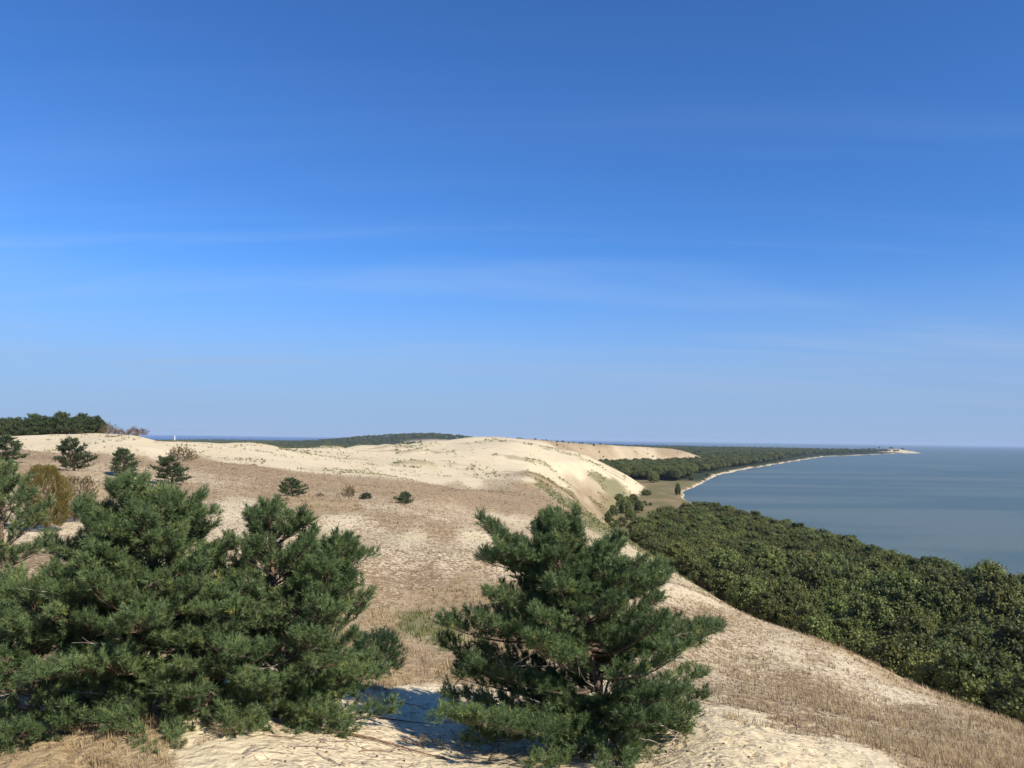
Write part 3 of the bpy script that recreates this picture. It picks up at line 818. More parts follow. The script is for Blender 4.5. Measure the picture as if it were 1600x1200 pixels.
hero_pine('pine_tree', 'short bright green pine filling the front of the clump between its two tall pines', 'pine tree', None, 14.6, (320, 1112), [(330, 905)],
  [(895,310,350),(930,270,390),(980,240,420),(1030,225,430),(1080,225,435),(1110,250,420)],
  606, gap=0.36, per=4, low_el=-0.1, dens=1.0, depth=0.7, tone0=0.50)
small_bush('juniper_bush', 'low dark green juniper bush at the foot of the clump, against dry grass', 'bush', 17.6, (585, 1050), [(992,560,612),(1015,545,625),(1040,540,628),(1060,550,605)], 11, MAT_JUNIPER, 950, 0.085)
small_bush('shrub', 'yellowing leafy shrub behind the pine at the picture edge', 'shrub', 24.0, (72, 830), [(732,48,78),(755,35,100),(785,35,108),(815,45,100),(830,55,90)], 12, MAT_YELLOW, 2600, 0.11)
small_bush('shrub', 'thin dry yellow brown shrub with loose twigs beside the yellowing one', 'shrub', 27.0, (118, 815), [(748,100,140),(770,92,152),(795,95,145),(815,108,130)], 13, MAT_SHRUB, 700, 0.12)
# ------------------------------------------------------------------ mid-distance pines: four shapes, each tree its own object
def pine_shape(seed, H, W, n_wh, spread_up=0.5, lopsided=0.0):
    """trunk mesh and crown mesh of a bushy dune pine of height H and width W, base at the origin"""
    rng = np.random.default_rng(seed)
    t = np.linspace(0, 1, 8)
    p = np.stack([0.06 * H * np.sin(t * 3 + seed), 0.05 * H * np.sin(t * 4 + 2 * seed), t * H * 0.97], 1); p[0, 2] = -0.2
    wood = [tube_np(p, 0.03 * H * (1 - t) + 0.012, 6)]
    P, D, Tn = [], [], []
    for i in range(n_wh):
        f = (i + 0.5) / n_wh
        z = H * (0.06 + 0.9 * f)
        prof = (1 - f) ** 0.62 * (0.72 + 0.28 * math.sin(min(f * 3.2, 1.57)))
        m = rng.integers(4, 7); a0 = rng.random() * 6.28
        for j in range(m):
            a = a0 + 6.283 * j / m + rng.normal(0, .3)
            L = 0.5 * W * prof * rng.uniform(0.6, 1.18) * (1 + lopsided * math.sin(a))
            o = interp_path(p, np.array([z / H]))[0]
            bp_ = branch_path(rng, o, a, max(L, .12), -0.05 + f * 0.6 + rng.normal(0, .12), spread_up, 5)
            wood.append(tube_np(bp_, np.linspace(0.012 * H * .4 + .012, 0.006, 6), 4))
            k = max(4, int(L / 0.062))
            tt = rng.uniform(0.35, 1.0, k); q = interp_path(bp_, tt)
            side = np.array([math.cos(a), -math.sin(a), 0])
            q = q + np.outer(rng.normal(0, 0.16, k) * L * 0.9, side) + rng.normal(0, 0.06, (k, 3))
            P.append(q); D.append(np.tile([math.sin(a) * .6, math.cos(a) * .6, 0.75], (k, 1)) + rng.normal(0, .35, (k, 3)))
            Tn.append(np.clip(rng.normal(0.45, .2, k) + rng.normal(0, .1), 0, 1))
    P.append(p[-1:] + [[0, 0, -.1]]); D.append(np.array([[0, 0, 1.0]])); Tn.append(np.array([.5]))
    P = np.concatenate(P); D = np.concatenate(D); Tn = np.concatenate(Tn)
    V, F, T = place_sprays(rng, P, D, rng.uniform(0.7, 1.2, len(P)) * 0.92, SHOOTS_MID, Tn)
    v, q = join_np(wood)
    return mesh_np('trunk', v, q, MAT_BARK, smooth=True), mesh_np('crown', V, F, MAT_NEEDLE_FAR, attrs={'tone': T})

PINE_SHAPES = [pine_shape(s, 4.0, w, n, up, lo) for s, w, n, up, lo in ((21, 4.8, 11, .5, .15), (22, 4.2, 12, .6, -.2), (23, 5.2, 10, .4, .1), (24, 3.8, 12, .55, 0))]

def put_pine(shape, x, y, h, rot, label, group, name='pine_tree', cat='pine tree', widen=1.0, dz=0.0):
    t, c = PINE_SHAPES[shape]
    root = bpy.data.objects.new(name, None); COL.objects.link(root)
    root.location = (x, y, gz(x, y) + dz); root.rotation_euler = (0, 0, rot)
    k = h / 4.0
    root.scale = (k * widen, k * widen, k)
    tag(root, label, cat, group)
    add_obj('trunk', t, root); cc = add_obj('crown', c, root); cc['kind'] = 'stuff'
    return root

def px_pine(shape, cx, by, top, width, y, label, rot=0.0, group='pines on the dry dune'):
    """stand a pine where the photo shows it: centre column, foot row, top row and width in photo pixels, distance y"""
    b = at(cx, by, y); tz = at(cx, top, y)[2]
    g = gz(b[0], b[1]); h = max(tz - g, 0.5)
    W0 = {0: 4.8, 1: 4.2, 2: 5.2, 3: 3.8}[shape] * h / 4.0 * 0.80
    wd = width / FPX * y / W0
    return put_pine(shape, b[0], b[1], h, rot, label, group, widen=wd)

px_pine(1, 12, 722, 680, 62, 120, 'dark pine at the picture edge below the bare sand ridge', 0.4)
px_pine(0, 111, 738, 684, 58, 110, 'dark rounded pine standing alone on the brown dune below the sand ridge', 1.2)
px_pine(3, 192, 742, 700, 44, 104, 'small pine with an open crown beside the rounded pine, before the sand', 2.2)
px_pine(2, 265, 757, 712, 60, 98, 'wide dark pine partly hidden behind the top of the tallest near pine', 4.0)
px_pine(2, 456, 778, 746, 47, 100, 'compact dark pine bush above the middle pine clump on the brown slope', 5.0)
px_pine(3, 571, 784, 770, 23, 98, 'smallest dark pine bush beside the pointed one on the brown slope', 0.7)
px_pine(0, 632, 790, 768, 32, 96, 'pointed little pine bush on the brown slope between the two near pines', 3.0)

# the row of pines on the sand ridge
_rng = np.random.default_rng(77)
for i in range(34):
    row = i % 2
    cx = -30 + i * 5.6 + _rng.normal(0, 1.5)
    y = 262 + row * 12 + _rng.uniform(-3, 6)
    b = at(cx, 681, y)
    h = _rng.uniform(5.6, 7.6) * (1.0 if cx < 130 else 0.88)
    lab = 'dark pine in the front of the dense row on top of the bare sand ridge' if row == 0 else 'dark pine at the back of the dense ridge row, its top against the sky'
    if i == 33: lab = 'last pine of the sand ridge row, beside the grey brown tree-like bush'
    put_pine(int(_rng.integers(0, 4)), b[0], b[1], h, _rng.random() * 6.28, lab, 'pines on the sand ridge', widen=1.05)

# ------------------------------------------------------------------ dry bushes
def bush_shape(seed, n, mat, r=1.0, h=1.0, nl=0.16, w=0.03, k=9):
    rng = np.random.default_rng(seed)
    a = rng.random(n) * 6.28; el = np.arcsin(rng.uniform(0.0, 1.0, n)); rad = rng.uniform(0.55, 1.0, n) * (1 + .2 * np.sin(3 * a + seed))
    P = np.stack([np.sin(a) * np.cos(el) * rad * r, np.cos(a) * np.cos(el) * rad * r, np.sin(el) * rad * h + .05], 1)
    st = [tube_np(np.array([[0, 0, -.05], e * [.4, .4, .55], e]), np.array([.03, .018, .006]), 4) for e in P[::max(1, n // 24)]]
    v, q = join_np(st)
    tpl = [shoot_template(rng, k, 0.2, nl, w) for _ in range(4)]
    V, F, T = place_sprays(rng, P, P + [0, 0, .5] + rng.normal(0, .3, P.shape), rng.uniform(.7, 1.3, n), tpl, np.clip(rng.normal(.5, .25, n), 0, 1))
    return mesh_np('stems', v, q, MAT_DEAD, smooth=True), mesh_np('foliage', V, F, mat, attrs={'tone': T})
BUSH_DRY = bush_shape(5, 240, MAT_SHRUB); BUSH_GREEN = bush_shape(6, 420, MAT_LEAF, nl=.2, w=.07); BUSH_RED = bush_shape(8, 260, leaf_material('reddish_twigs', (0.11, .065, .04), (.24, .15, .09), None, .1), h=1.0)
def px_bush(shape, cx, by, top, width, y, label, group=None, name='bush', cat='bush'):
    b = at(cx, by, y); g = gz(b[0], b[1]); h = max(at(cx, top, y)[2] - g, 0.3)
    root = bpy.data.objects.new(name, None); COL.objects.link(root); root.location = (b[0], b[1], g)
    w = width / FPX * y * 0.5
    root.scale = (w, w, h); root.rotation_euler = (0, 0, cx * 0.37)
    tag(root, label, cat, group)
    add_obj('stems', shape[0], root); f = add_obj('foliage', shape[1], root); f['kind'] = 'stuff'
    return root
px_bush(BUSH_DRY, 545, 778, 761, 20, 100, 'dry twiggy brown bush beside the smallest pine bush')
px_bush(BUSH_DRY, 284, 723, 700, 42, 160, 'wide dry brown bush at the edge of the bare sand')
px_bush(BUSH_DRY, 175, 692, 681, 22, 205, 'small dry bush on the face of the bare sand ridge')
px_bush(BUSH_RED, 212, 682, 669, 32, 214, 'reddish brown bush on the knoll at the end of the sand ridge')
px_bush(BUSH_DRY, 170, 680, 664, 26, 258, 'grey brown tree-like bush at the end of the pine row')
px_bush(BUSH_RED, 187, 682, 671, 18, 250, 'low brownish bush between the pine row and the reddish bush')
px_bush(BUSH_DRY, 60, 736, 726, 16, 112, 'low dry tuft of a bush near the dark rounded pine')
px_bush(BUSH_DRY, 500, 781, 771, 14, 99, 'flat little bush between the compact pine bush and the twiggy bush')
px_bush(BUSH_DRY, 396, 732, 725, 10, 170, 'tiny dark bush at the edge of sand and brown slope')
px_bush(BUSH_DRY, 630, 752, 747, 14, 240, 'low dark bush alone on the pale sand hollow')

# ------------------------------------------------------------------ broadleaf trees
def broadleaf_shape(seed, R=4.4, Ht=10.5, lobes=40, per=95, card=0.5, slim=1.0):
    rng = np.random.default_rng(seed)
    t = np.linspace(0, 1, 7)
    p = np.stack([0.3 * np.sin(t * 3 + seed), 0.3 * np.sin(t * 2.2 + seed), t * Ht * 0.75], 1); p[0, 2] = -0.5
    wood = [tube_np(p, 0.24 * (1 - t) + 0.05, 7)]
    V, T = [], []
    cz = Ht - R * 0.78
    ctr = []
    for i in range(lobes):
        a = i * 2.399 + rng.normal(0, .3); u = 1 - (i + 0.5) / lobes * 1.55
        s = math.sqrt(max(0, 1 - u * u))
        c = np.array([math.sin(a) * s * R * slim * .72, math.cos(a) * s * R * slim * .72, cz + u * R * 0.62]) * rng.uniform(.92, 1.1)
        lr = R * rng.uniform(0.18, 0.44)
        ctr.append(c)
        if i % 3 == 0:
            b = interp_path(p, np.array([.55]))[0]
            wood.append(tube_np(np.array([b, (b + c) / 2 + [0, 0, -.3], c]), np.array([.11, .07, .02]), 5))
        d = rng.normal(size=(per, 3)); d /= np.linalg.norm(d, axis=1, keepdims=True)
        d[:, 2] = np.where(d[:, 2] < -0.35, -d[:, 2], d[:, 2])
        rad = lr * rng.uniform(0.35, 1.38, (per, 1))
        pos = c + d * rad * [1, 1, .85]
        nrm = d + rng.normal(0, .75, d.shape) + [0, 0, .2]
        Rm = frame_from(nrm, rng)
        sz = card * rng.uniform(.6, 1.25, per)
        quad = np.array([[-.5, 0, 0], [0, -.34, .06], [.5, 0, 0], [0, .34, -.04]])
        v = np.einsum('nij,kj->nki', Rm * sz[:, None, None], quad) + pos[:, None]
        V.append(v.reshape(-1, 3)); T.append(np.repeat(np.clip(rng.normal(.5, .2, per) + rng.normal(0, .1), 0, 1), 4))
    V = np.concatenate(V); T = np.concatenate(T); F = np.arange(len(V)).reshape(-1, 4)
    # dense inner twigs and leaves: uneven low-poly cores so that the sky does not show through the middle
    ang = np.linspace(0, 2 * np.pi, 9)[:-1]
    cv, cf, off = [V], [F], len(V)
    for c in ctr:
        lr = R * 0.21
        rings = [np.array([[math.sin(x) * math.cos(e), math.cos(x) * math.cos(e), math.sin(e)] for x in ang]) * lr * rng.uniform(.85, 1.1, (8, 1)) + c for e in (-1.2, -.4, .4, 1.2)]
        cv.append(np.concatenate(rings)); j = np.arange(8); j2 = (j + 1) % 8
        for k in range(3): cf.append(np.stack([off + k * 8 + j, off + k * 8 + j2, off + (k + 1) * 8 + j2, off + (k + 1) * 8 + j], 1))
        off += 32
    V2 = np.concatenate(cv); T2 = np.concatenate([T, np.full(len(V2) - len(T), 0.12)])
    v, q = join_np(wood)
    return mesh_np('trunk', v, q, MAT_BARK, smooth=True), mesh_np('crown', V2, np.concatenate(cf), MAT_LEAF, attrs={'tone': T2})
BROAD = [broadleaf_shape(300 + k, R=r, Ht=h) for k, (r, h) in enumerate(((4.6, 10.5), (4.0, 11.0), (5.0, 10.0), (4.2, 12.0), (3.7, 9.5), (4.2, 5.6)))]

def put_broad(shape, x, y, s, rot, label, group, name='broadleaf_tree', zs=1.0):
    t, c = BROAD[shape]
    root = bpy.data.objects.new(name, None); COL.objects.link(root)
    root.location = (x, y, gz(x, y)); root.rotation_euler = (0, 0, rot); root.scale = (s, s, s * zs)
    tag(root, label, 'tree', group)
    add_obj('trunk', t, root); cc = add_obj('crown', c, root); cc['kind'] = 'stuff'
    return root

# the wood between the dune foot and the lagoon: jittered positions, nearest 300 in view are single trees
_rng = np.random.default_rng(5)
pts = []
sp = 6.0
for iy in range(int(660 / sp)):
    for ix in range(int(200 / sp)):
        x = 30 + ix * sp + _rng.uniform(-2.4, 2.4) + (iy % 2) * sp / 2; y = 40 + iy * sp + _rng.uniform(-2.4, 2.4)
        if wood_edge(np.array([x]), np.array([y]))[0] > 0 and x < 0.80 * y + 20: pts.append((x, y))
pts = np.array(pts)
q = (np.column_stack([pts, np.full(len(pts), 9.0)]) - np.array([0, 0, CAM_Z])) @ np.stack([c_r, c_u, c_f]).T
pu = 800 + FPX * q[:, 0] / q[:, 2]; pv = 600 - FPX * q[:, 1] / q[:, 2]
def blocked(x, y, z):
    k = np.linspace(0.1, 0.97, 32)
    return np.any(height(x * k, y * k) > CAM_Z + (z - CAM_Z) * k)
vis = np.array([(pu[i] > -20 and pu[i] < 1640 and not blocked(pts[i, 0], pts[i, 1], 12.5)) for i in range(len(pts))])
near = np.where(vis)[0]; near = near[np.argsort(pts[near, 1])]
single = set(near[:300].tolist())
rest = [i for i in near[300:]]
def wood_label(p):
    if p[0] < lin(FOOT, p[1]) + 15: return 'tree at the shaded edge of the lagoon wood, close against the dune slope', 'trees at the dune edge of the wood'
    if p[0] > lin(SHORE, p[1]) - 20: return 'tree on the outer edge of the lagoon wood, its crown against the water', 'trees at the water edge of the wood'
    return 'leafy green tree inside the dense wood between dune and lagoon', 'trees inside the lagoon wood'
for i in range(len(pts)):
    if i in single:
        put_broad(int(_rng.integers(0, 5)), pts[i, 0], pts[i, 1], (0.8 if pts[i, 0] > lin(SHORE, pts[i, 1]) - 45 else 1.0) * _rng.choice([0.72, 0.85, 1.0, 1.15, 1.3], p=[.18, .25, .27, .18, .12]) * _rng.uniform(.95, 1.05), _rng.random() * 6.28, *wood_label(pts[i]), zs=_rng.uniform(.82, 1.2))

# ------------------------------------------------------------------ masses of trees too far to count: points that carry copies of real crowns
def forest_mass(name, label, pts3, scl, sources, seed):
    rng = np.random.default_rng(seed)
    n = len(pts3)
    me = bpy.data.meshes.new(name); me.vertices.add(n); me.vertices.foreach_set('co', np.asarray(pts3, np.float32).ravel())
    for nm, arr in (('sc', scl), ('rot', rng.random(n) * 6.283)):
        a = me.attributes.new(nm, 'FLOAT', 'POINT'); a.data.foreach_set('value', np.asarray(arr, np.float32))
    a = me.attributes.new('pick', 'INT', 'POINT'); a.data.foreach_set('value', rng.integers(0, len(sources), n).astype(np.int32))
    o = add_obj(name, me)
    tag(o, label, 'forest', None, 'stuff')
    ng = bpy.data.node_groups.new(name + '_nodes', 'GeometryNodeTree')
    ng.interface.new_socket('Geometry', in_out='INPUT', socket_type='NodeSocketGeometry')
    ng.interface.new_socket('Geometry', in_out='OUTPUT', socket_type='NodeSocketGeometry')
    gi = ng.nodes.new('NodeGroupInput'); go = ng.nodes.new('NodeGroupOutput')
    iop = ng.nodes.new('GeometryNodeInstanceOnPoints')
    g2i = ng.nodes.new('GeometryNodeGeometryToInstance')
    for s_ in reversed(sources):
        oi = ng.nodes.new('GeometryNodeObjectInfo'); oi.inputs['Object'].default_value = s_; oi.transform_space = 'ORIGINAL'
        ng.links.new(oi.outputs['Geometry'], g2i.inputs[0])
    def att(nm, typ):
        a_ = ng.nodes.new('GeometryNodeInputNamedAttribute'); a_.data_type = typ; a_.inputs['Name'].default_value = nm; return a_.outputs[0]
    ng.links.new(gi.outputs[0], iop.inputs['Points'])
    ng.links.new(g2i.outputs[0], iop.inputs['Instance'])
    iop.inputs['Pick Instance'].default_value = True
    ng.links.new(att('pick', 'INT'), iop.inputs['Instance Index'])
    cx = ng.nodes.new('ShaderNodeCombineXYZ'); ng.links.new(att('rot', 'FLOAT'), cx.inputs[2])
    e2r = ng.nodes.new('FunctionNodeEulerToRotation'); ng.links.new(cx.outputs[0], e2r.inputs[0])
    ng.links.new(e2r.outputs[0], iop.inputs['Rotation'])
    ng.links.new(att('sc', 'FLOAT'), iop.inputs['Scale'])
    ng.links.new(iop.outputs[0], go.inputs[0])
    md = o.modifiers.new('copies', 'NODES'); md.node_group = ng
    return o
def crowns_of(meshes):
    out, seen = [], set()
    for o in COL.objects:
        if o.type == 'MESH' and o.data in meshes and o.data.name not in seen:
            seen.add(o.data.name); out.append(o)
    return out
SRC_BROAD = crowns_of([b[1] for b in BROAD[:5]]); SRC_PINE = crowns_of([b[1] for b in PINE_SHAPES])
if rest:
    P3 = np.column_stack([pts[rest], height(pts[rest, 0], pts[rest, 1])])
    forest_mass('forest', 'far end of the dense green wood along the lagoon shore', P3, _rng.uniform(.78, 1.1, len(P3)), SRC_BROAD, 1)

# wood behind the meadow, and the wooded far spit
def scatter_wood(n, y0, y1, x0f, x1f, ok, seed, power=1.0):
    rng = np.random.default_rng(seed)
    u = rng.random(n * 6)
    y = y0 * (y1 / y0) ** (u ** power)
    x = x0f(y) + (x1f(y) - x0f(y)) * rng.random(len(y))
    k = ok(x, y)
    x, y = x[k][:n], y[k][:n]
    return np.column_stack([x, y, height(x, y)])
def ok_mid(x, y):
    return (x > lin(FOOT, y) + 6) & (shore_dist(x, y) > 32 + 12 * fbm(x / 50., y / 50., 2, 9)) & (height(x, y) < 9) & (y > 1085 + 45 * fbm(x / 45., x * 0, 3, 19) - 50 * sstep(230, 300, x))
def px_broad(shape, cx, by, top, width, label, group=None, slimz=None):
    g = ground(cx, by); y = g[1]
    h = (by - top) / FPX * y
    R0 = (4.6, 4.0, 5.0, 4.2, 3.7, 4.2)[shape]; H0 = (10.5, 11, 10, 12, 9.5, 5.6)[shape]
    w = width / FPX * y / (2 * R0 * 0.95)
    o = put_broad(shape, g[0], g[1], 1.0, cx * .1, label, group)
    o.scale = (w, w, h / H0)
    return o
rg_ = np.random.default_rng(8)
yy = rg_.uniform(330, 700, 420); xx = lin(FOOT, yy) + np.abs(rg_.normal(0, 11, 420)) - 3
kk = (wood_edge(xx, yy) < 2) & (fbm(xx / 18., yy / 25., 2, 77) > -0.12); xx, yy = xx[kk], yy[kk]
_b5 = px_broad(5, 968, 786, 773, 17, 'round dark bush right below the pale slip face of the bare dune', 'thicket at the dune foot')
forest_mass('shrubbery', 'loose green shrubs and tall herbs along the foot of the dune', np.column_stack([xx, yy, height(xx, yy)]), rg_.uniform(.12, .42, len(xx)), [c for c in _b5.children if c.name.startswith('crown')], 7)
rg_ = np.random.default_rng(9)
yy = rg_.uniform(1350, 2250, 900); xx = rg_.uniform(-.02, .25, 900) * yy
kk = (height(xx, yy) > 14) & (xx < lin(FOOT, yy) - 10) & (fbm(xx / 60., yy / 90., 2, 78) > 0.02); xx, yy = xx[kk][:170], yy[kk][:170]
forest_mass('shrubbery', 'dark low shrubs dotted over the brown dune beyond the bare sand', np.column_stack([xx, yy, height(xx, yy)]), rg_.uniform(.15, .5, len(xx)), [c for c in _b5.children if c.name.startswith('crown')], 8)
P3 = scatter_wood(3600, 1030, 2500, lambda y: lin(FOOT, y), lambda y: lin(SHORE, y), ok_mid, 31, 1.25)
forest_mass('forest', 'dark wood behind the meadow at the foot of the bare dune', P3, np.random.default_rng(1).uniform(1.0, 1.55, len(P3)), SRC_BROAD, 2)
def ok_far(x, y):
    c = zones(x, y)
    return (c[:, 3] > 0.6) & (shore_dist(x, y) > 60) & (x > lin(WEST, y) + 120) & (y < 7600)
P3 = scatter_wood(9000, 2400, 6600, lambda y: lin(FOOT, y) - 200, lambda y: lin(SHORE, y), ok_far, 32, 1.1)
forest_mass('forest', 'wooded far spit reaching out into the lagoon', P3, np.random.default_rng(2).uniform(1.2, 1.9, len(P3)), SRC_BROAD, 3)
P3 = scatter_wood(11000, 900, 6800, lambda y: -0.52 * y, lambda y: lin(FOOT, y), lambda x, y: ok_far(x, y) & (x < 0.02 * y), 33, 0.8)
forest_mass('forest', 'flat pine forest beyond the bare dunes on the side of the open sea', P3, np.random.default_rng(3).uniform(1.1, 1.6, len(P3)), SRC_BROAD[:2] , 4)

# ------------------------------------------------------------------ single trees of the meadow
px_broad(5, 1021, 754, 738, 17, 'round dark tree standing alone in the meadow before the wood')
px_broad(5, 1059, 774, 757, 9, 'slim upright tree alone on the meadow beside the lagoon beach')
px_broad(5, 1080, 751, 744, 7, 'little dark bush on the dry meadow close to the beach')
px_broad(5, 1010, 774, 766, 16, 'low wide bush on the meadow at the foot of the bare dune')
px_broad(5, 1105, 744, 740, 5, 'tiny bush near the bend of the beach')
for i, (cx, by, tp, w, lab) in enumerate([(990, 784, 773, 14, 'low green bush at the tip of the pale slip face, by the meadow'),
        (958, 806, 793, 14, 'dark bush at the foot of the slope, lower neighbour of the big thicket'), (978, 802, 780, 22, 'biggest light green thicket at the dune foot'),
        (998, 800, 784, 14, 'loose bush between the big thicket and the open meadow'), (950, 818, 802, 10, 'narrow dark tree at the foot of the grassy slope'), (985, 812, 796, 16, 'low bush before the big thicket, near the corner of the wood')]):
    px_broad(5, cx, by, tp, w, lab, 'thicket at the dune foot')
# ------------------------------------------------------------------ grass
MAT_GRASS = leaf_material('dry_grass', (0.24, 0.165, 0.09), (0.58, 0.45, 0.25), None, 0.35)
MAT_TUSSOCK = leaf_material('dry_tussocks', (0.17, 0.115, 0.07), (0.42, 0.30, 0.185), None, 0.3)
MAT_GREENGRASS = leaf_material('green_grass', (0.09, 0.10, 0.035), (0.32, 0.31, 0.12), None, 0.3)

def tufts(name, label, x, y, hgt, wid, blades, mat, seed, lean=0.45, tone=None, spread=0.5):
    """clumps of bent blades standing on the ground at x, y"""
    rng = np.random.default_rng(seed)
    n = len(x); z = height(x, y)
    N_ = n * blades
    rep = np.repeat(np.arange(n), blades)
    az = rng.random(N_) * 6.283
    off = rng.random(N_) * spread * hgt[rep]
    ba = rng.random(N_) * 6.283
    b0 = np.stack([x[rep] + np.sin(ba) * off, y[rep] + np.cos(ba) * off, z[rep] - 0.02], 1)
    h = hgt[rep] * rng.uniform(0.5, 1.15, N_)
    le = np.abs(rng.normal(0, lean, N_))
    d = np.stack([np.sin(az) * np.sin(le) - 0.12, np.cos(az) * np.sin(le), np.cos(le)], 1)
    sd = np.stack([np.cos(az), -np.sin(az), 0 * az], 1) * (wid[rep] * rng.uniform(.7, 1.3, N_))[:, None]
    tip = b0 + d * h[:, None]
    v = np.stack([b0 - sd * .5, b0 + sd * .5, tip], 1).reshape(-1, 3)
    tn = (rng.normal(.5, .2, n) if tone is None else tone)[rep] + rng.normal(0, .12, N_)
    o = add_obj(name, mesh_np(name, v, np.arange(len(v)).reshape(-1, 3), mat, attrs={'tone': np.clip(np.repeat(tn, 3), 0, 1)}))
    tag(o, label, 'grass', None, 'stuff')
    return o

def fan(n, r0, r1, seed, a=36.0):
    """random places on the land before the lookout, evenly spread over bearing and log distance"""
    rng = np.random.default_rng(seed)
    az = np.radians(rng.uniform(-a, a, n)); r = np.exp(rng.uniform(math.log(r0), math.log(r1), n))
    return np.sin(az) * r, np.cos(az) * r, rng

def seen(x, y, h=0.3):
    """keep what the ground does not hide"""
    z = height(x, y) + h
    ok = np.ones(len(x), bool)
    for k in np.linspace(0.15, 0.95, 20):
        ok &= height(x * k, y * k) < CAM_Z + (z - CAM_Z) * k + 0.15
    return ok

x, y, rg = fan(120000, 15, 330, 1)
cv = zones(x, y); r = np.hypot(x, y)
clump = fbm(x / 2.5, y / 2.5, 3, 44) * 0.5 + 0.5
k = (rg.random(len(x)) < cv[:, 0] * (0.25 + 0.75 * clump) * (1 - cv[:, 3]) * 0.9) & (x < lin(FOOT, y))
x, y, r = x[k], y[k], r[k]
k = seen(x, y); x, y, r = x[k], y[k], r[k]
tufts('grass_tussocks', 'low dry brown tussocks and lichen tufts over the old dunes', x, y, 0.03 + 0.0011 * r * rg.uniform(.2, 1.5, len(x)) ** 1.6 + rg.uniform(0, 1, len(x)) ** 3 * .14, 0.010 + 0.0011 * r, 5, MAT_TUSSOCK, 2, lean=1.05, spread=1.3, tone=np.clip(rg.normal(.5, .2, len(x)) + .25 * sstep(40, 110, r), 0, 1))

x, y, rg = fan(90000, 10.5, 130, 3)
cv = zones(x, y); r = np.hypot(x, y)
clump = fbm(x / 1.6, y / 1.6, 3, 45) * 0.5 + 0.5
k = (rg.random(len(x)) < 0.75 * sstep(0.35, 1.0, cv[:, 1] + (clump - .5) * 2.2)) & (cv[:, 2] < 0.55) & (x < lin(FOOT, y))
x, y, r = x[k], y[k], r[k]
k = seen(x, y); x, y, r = x[k], y[k], r[k]
tufts('dry_grass', 'pale dry grass standing on the sand lip and in the hollow between the pines', x, y, rg.uniform(.06, .30, len(x)) * (1 + r / 150) * (0.6 + 0.4 * sstep(14, 19, r)), 0.005 + 0.0007 * r, 6, MAT_GRASS, 4, lean=0.62)

x, y, rg = fan(90000, 20, 900, 5)
cv = zones(x, y); r = np.hypot(x, y)
k = (rg.random(len(x)) < sstep(0.10, 0.6, cv[:, 2]) * (fbm(x / (0.03 * r + 1), y / (0.06 * r + 1), 3, 46) > -0.2)) & (x < lin(FOOT, y) + 2)
x, y, r = x[k], y[k], r[k]
k = seen(x, y); x, y, r = x[k], y[k], r[k]
tufts('green_grass', 'green beach grass in the hollow, on the dune crests and down the steep slope', x, y, 0.22 + 0.0018 * r * rg.uniform(.5, 1.3, len(x)), 0.01 + 0.0010 * r, 6, MAT_GREENGRASS, 6, lean=0.5, spread=0.8)

x, y, rg = fan(70000, 200, 950, 15)
r = np.hypot(x, y); cv = zones(x, y)
k = (np.abs(fbm(x / 75., y / 48., 3, 61)) < 0.022 + 0.05 * sstep(.1, .5, fbm(x / 160., y / 120., 2, 62))) & (cv[:, 3] < .1) & (height(x, y) > 16) & (x < lin(FOOT, y) - 25) & (rg.random(len(x)) < .45)
x, y, r = x[k], y[k], r[k]
k = seen(x, y); x, y, r = x[k], y[k], r[k]
tufts('beach_grass', 'sparse grey green beach grass strung along the bare dunes', x, y, rg.uniform(.25, .9, len(x)), 0.01 + 0.0006 * r, 6, MAT_GREENGRASS, 16, lean=0.6, spread=0.9)

# fringe of bent grass along the break of slope
x, y, rg = fan(26000, 30, 85, 7)
k = (x > 8) & (x < 45); x, y = x[k], y[k]; r = np.hypot(x, y)
k = rg.random(len(x)) < 0.55 * sstep(-.15, .25, fbm(x / 6, y / 6, 3, 47)); x, y, r = x[k], y[k], r[k]
k = seen(x, y); x, y, r = x[k], y[k], r[k]
tufts('dry_grass', 'thin straw grass along the brow of the sandy slope above the wood', x, y, rg.uniform(.15, .38, len(x)), 0.006 + 0.0006 * r, 5, MAT_GRASS, 8, lean=0.5)

# ------------------------------------------------------------------ dead wood, roots and small plants on the sand
def ground_line(p0, p1, n, wob, seed, lift=0.012, hump=0.0):
    rng = np.random.default_rng(seed)
    a = ground(*p0); b = ground(*p1)
    t = np.linspace(0, 1, n)
    xy = a[None, :2] + np.outer(t, (b - a)[:2])
    nrm = np.array([-(b - a)[1], (b - a)[0]]); L = np.linalg.norm(nrm); nrm /= L + 1e-9
    w = np.cumsum(rng.normal(0, wob, n)); w -= np.linspace(w[0], w[-1], n)
    xy = xy + np.outer(w, nrm)
    z = height(xy[:, 0], xy[:, 1]) + lift + hump * np.sin(t * np.pi) * rng.uniform(.6, 1)
    return np.column_stack([xy, z])

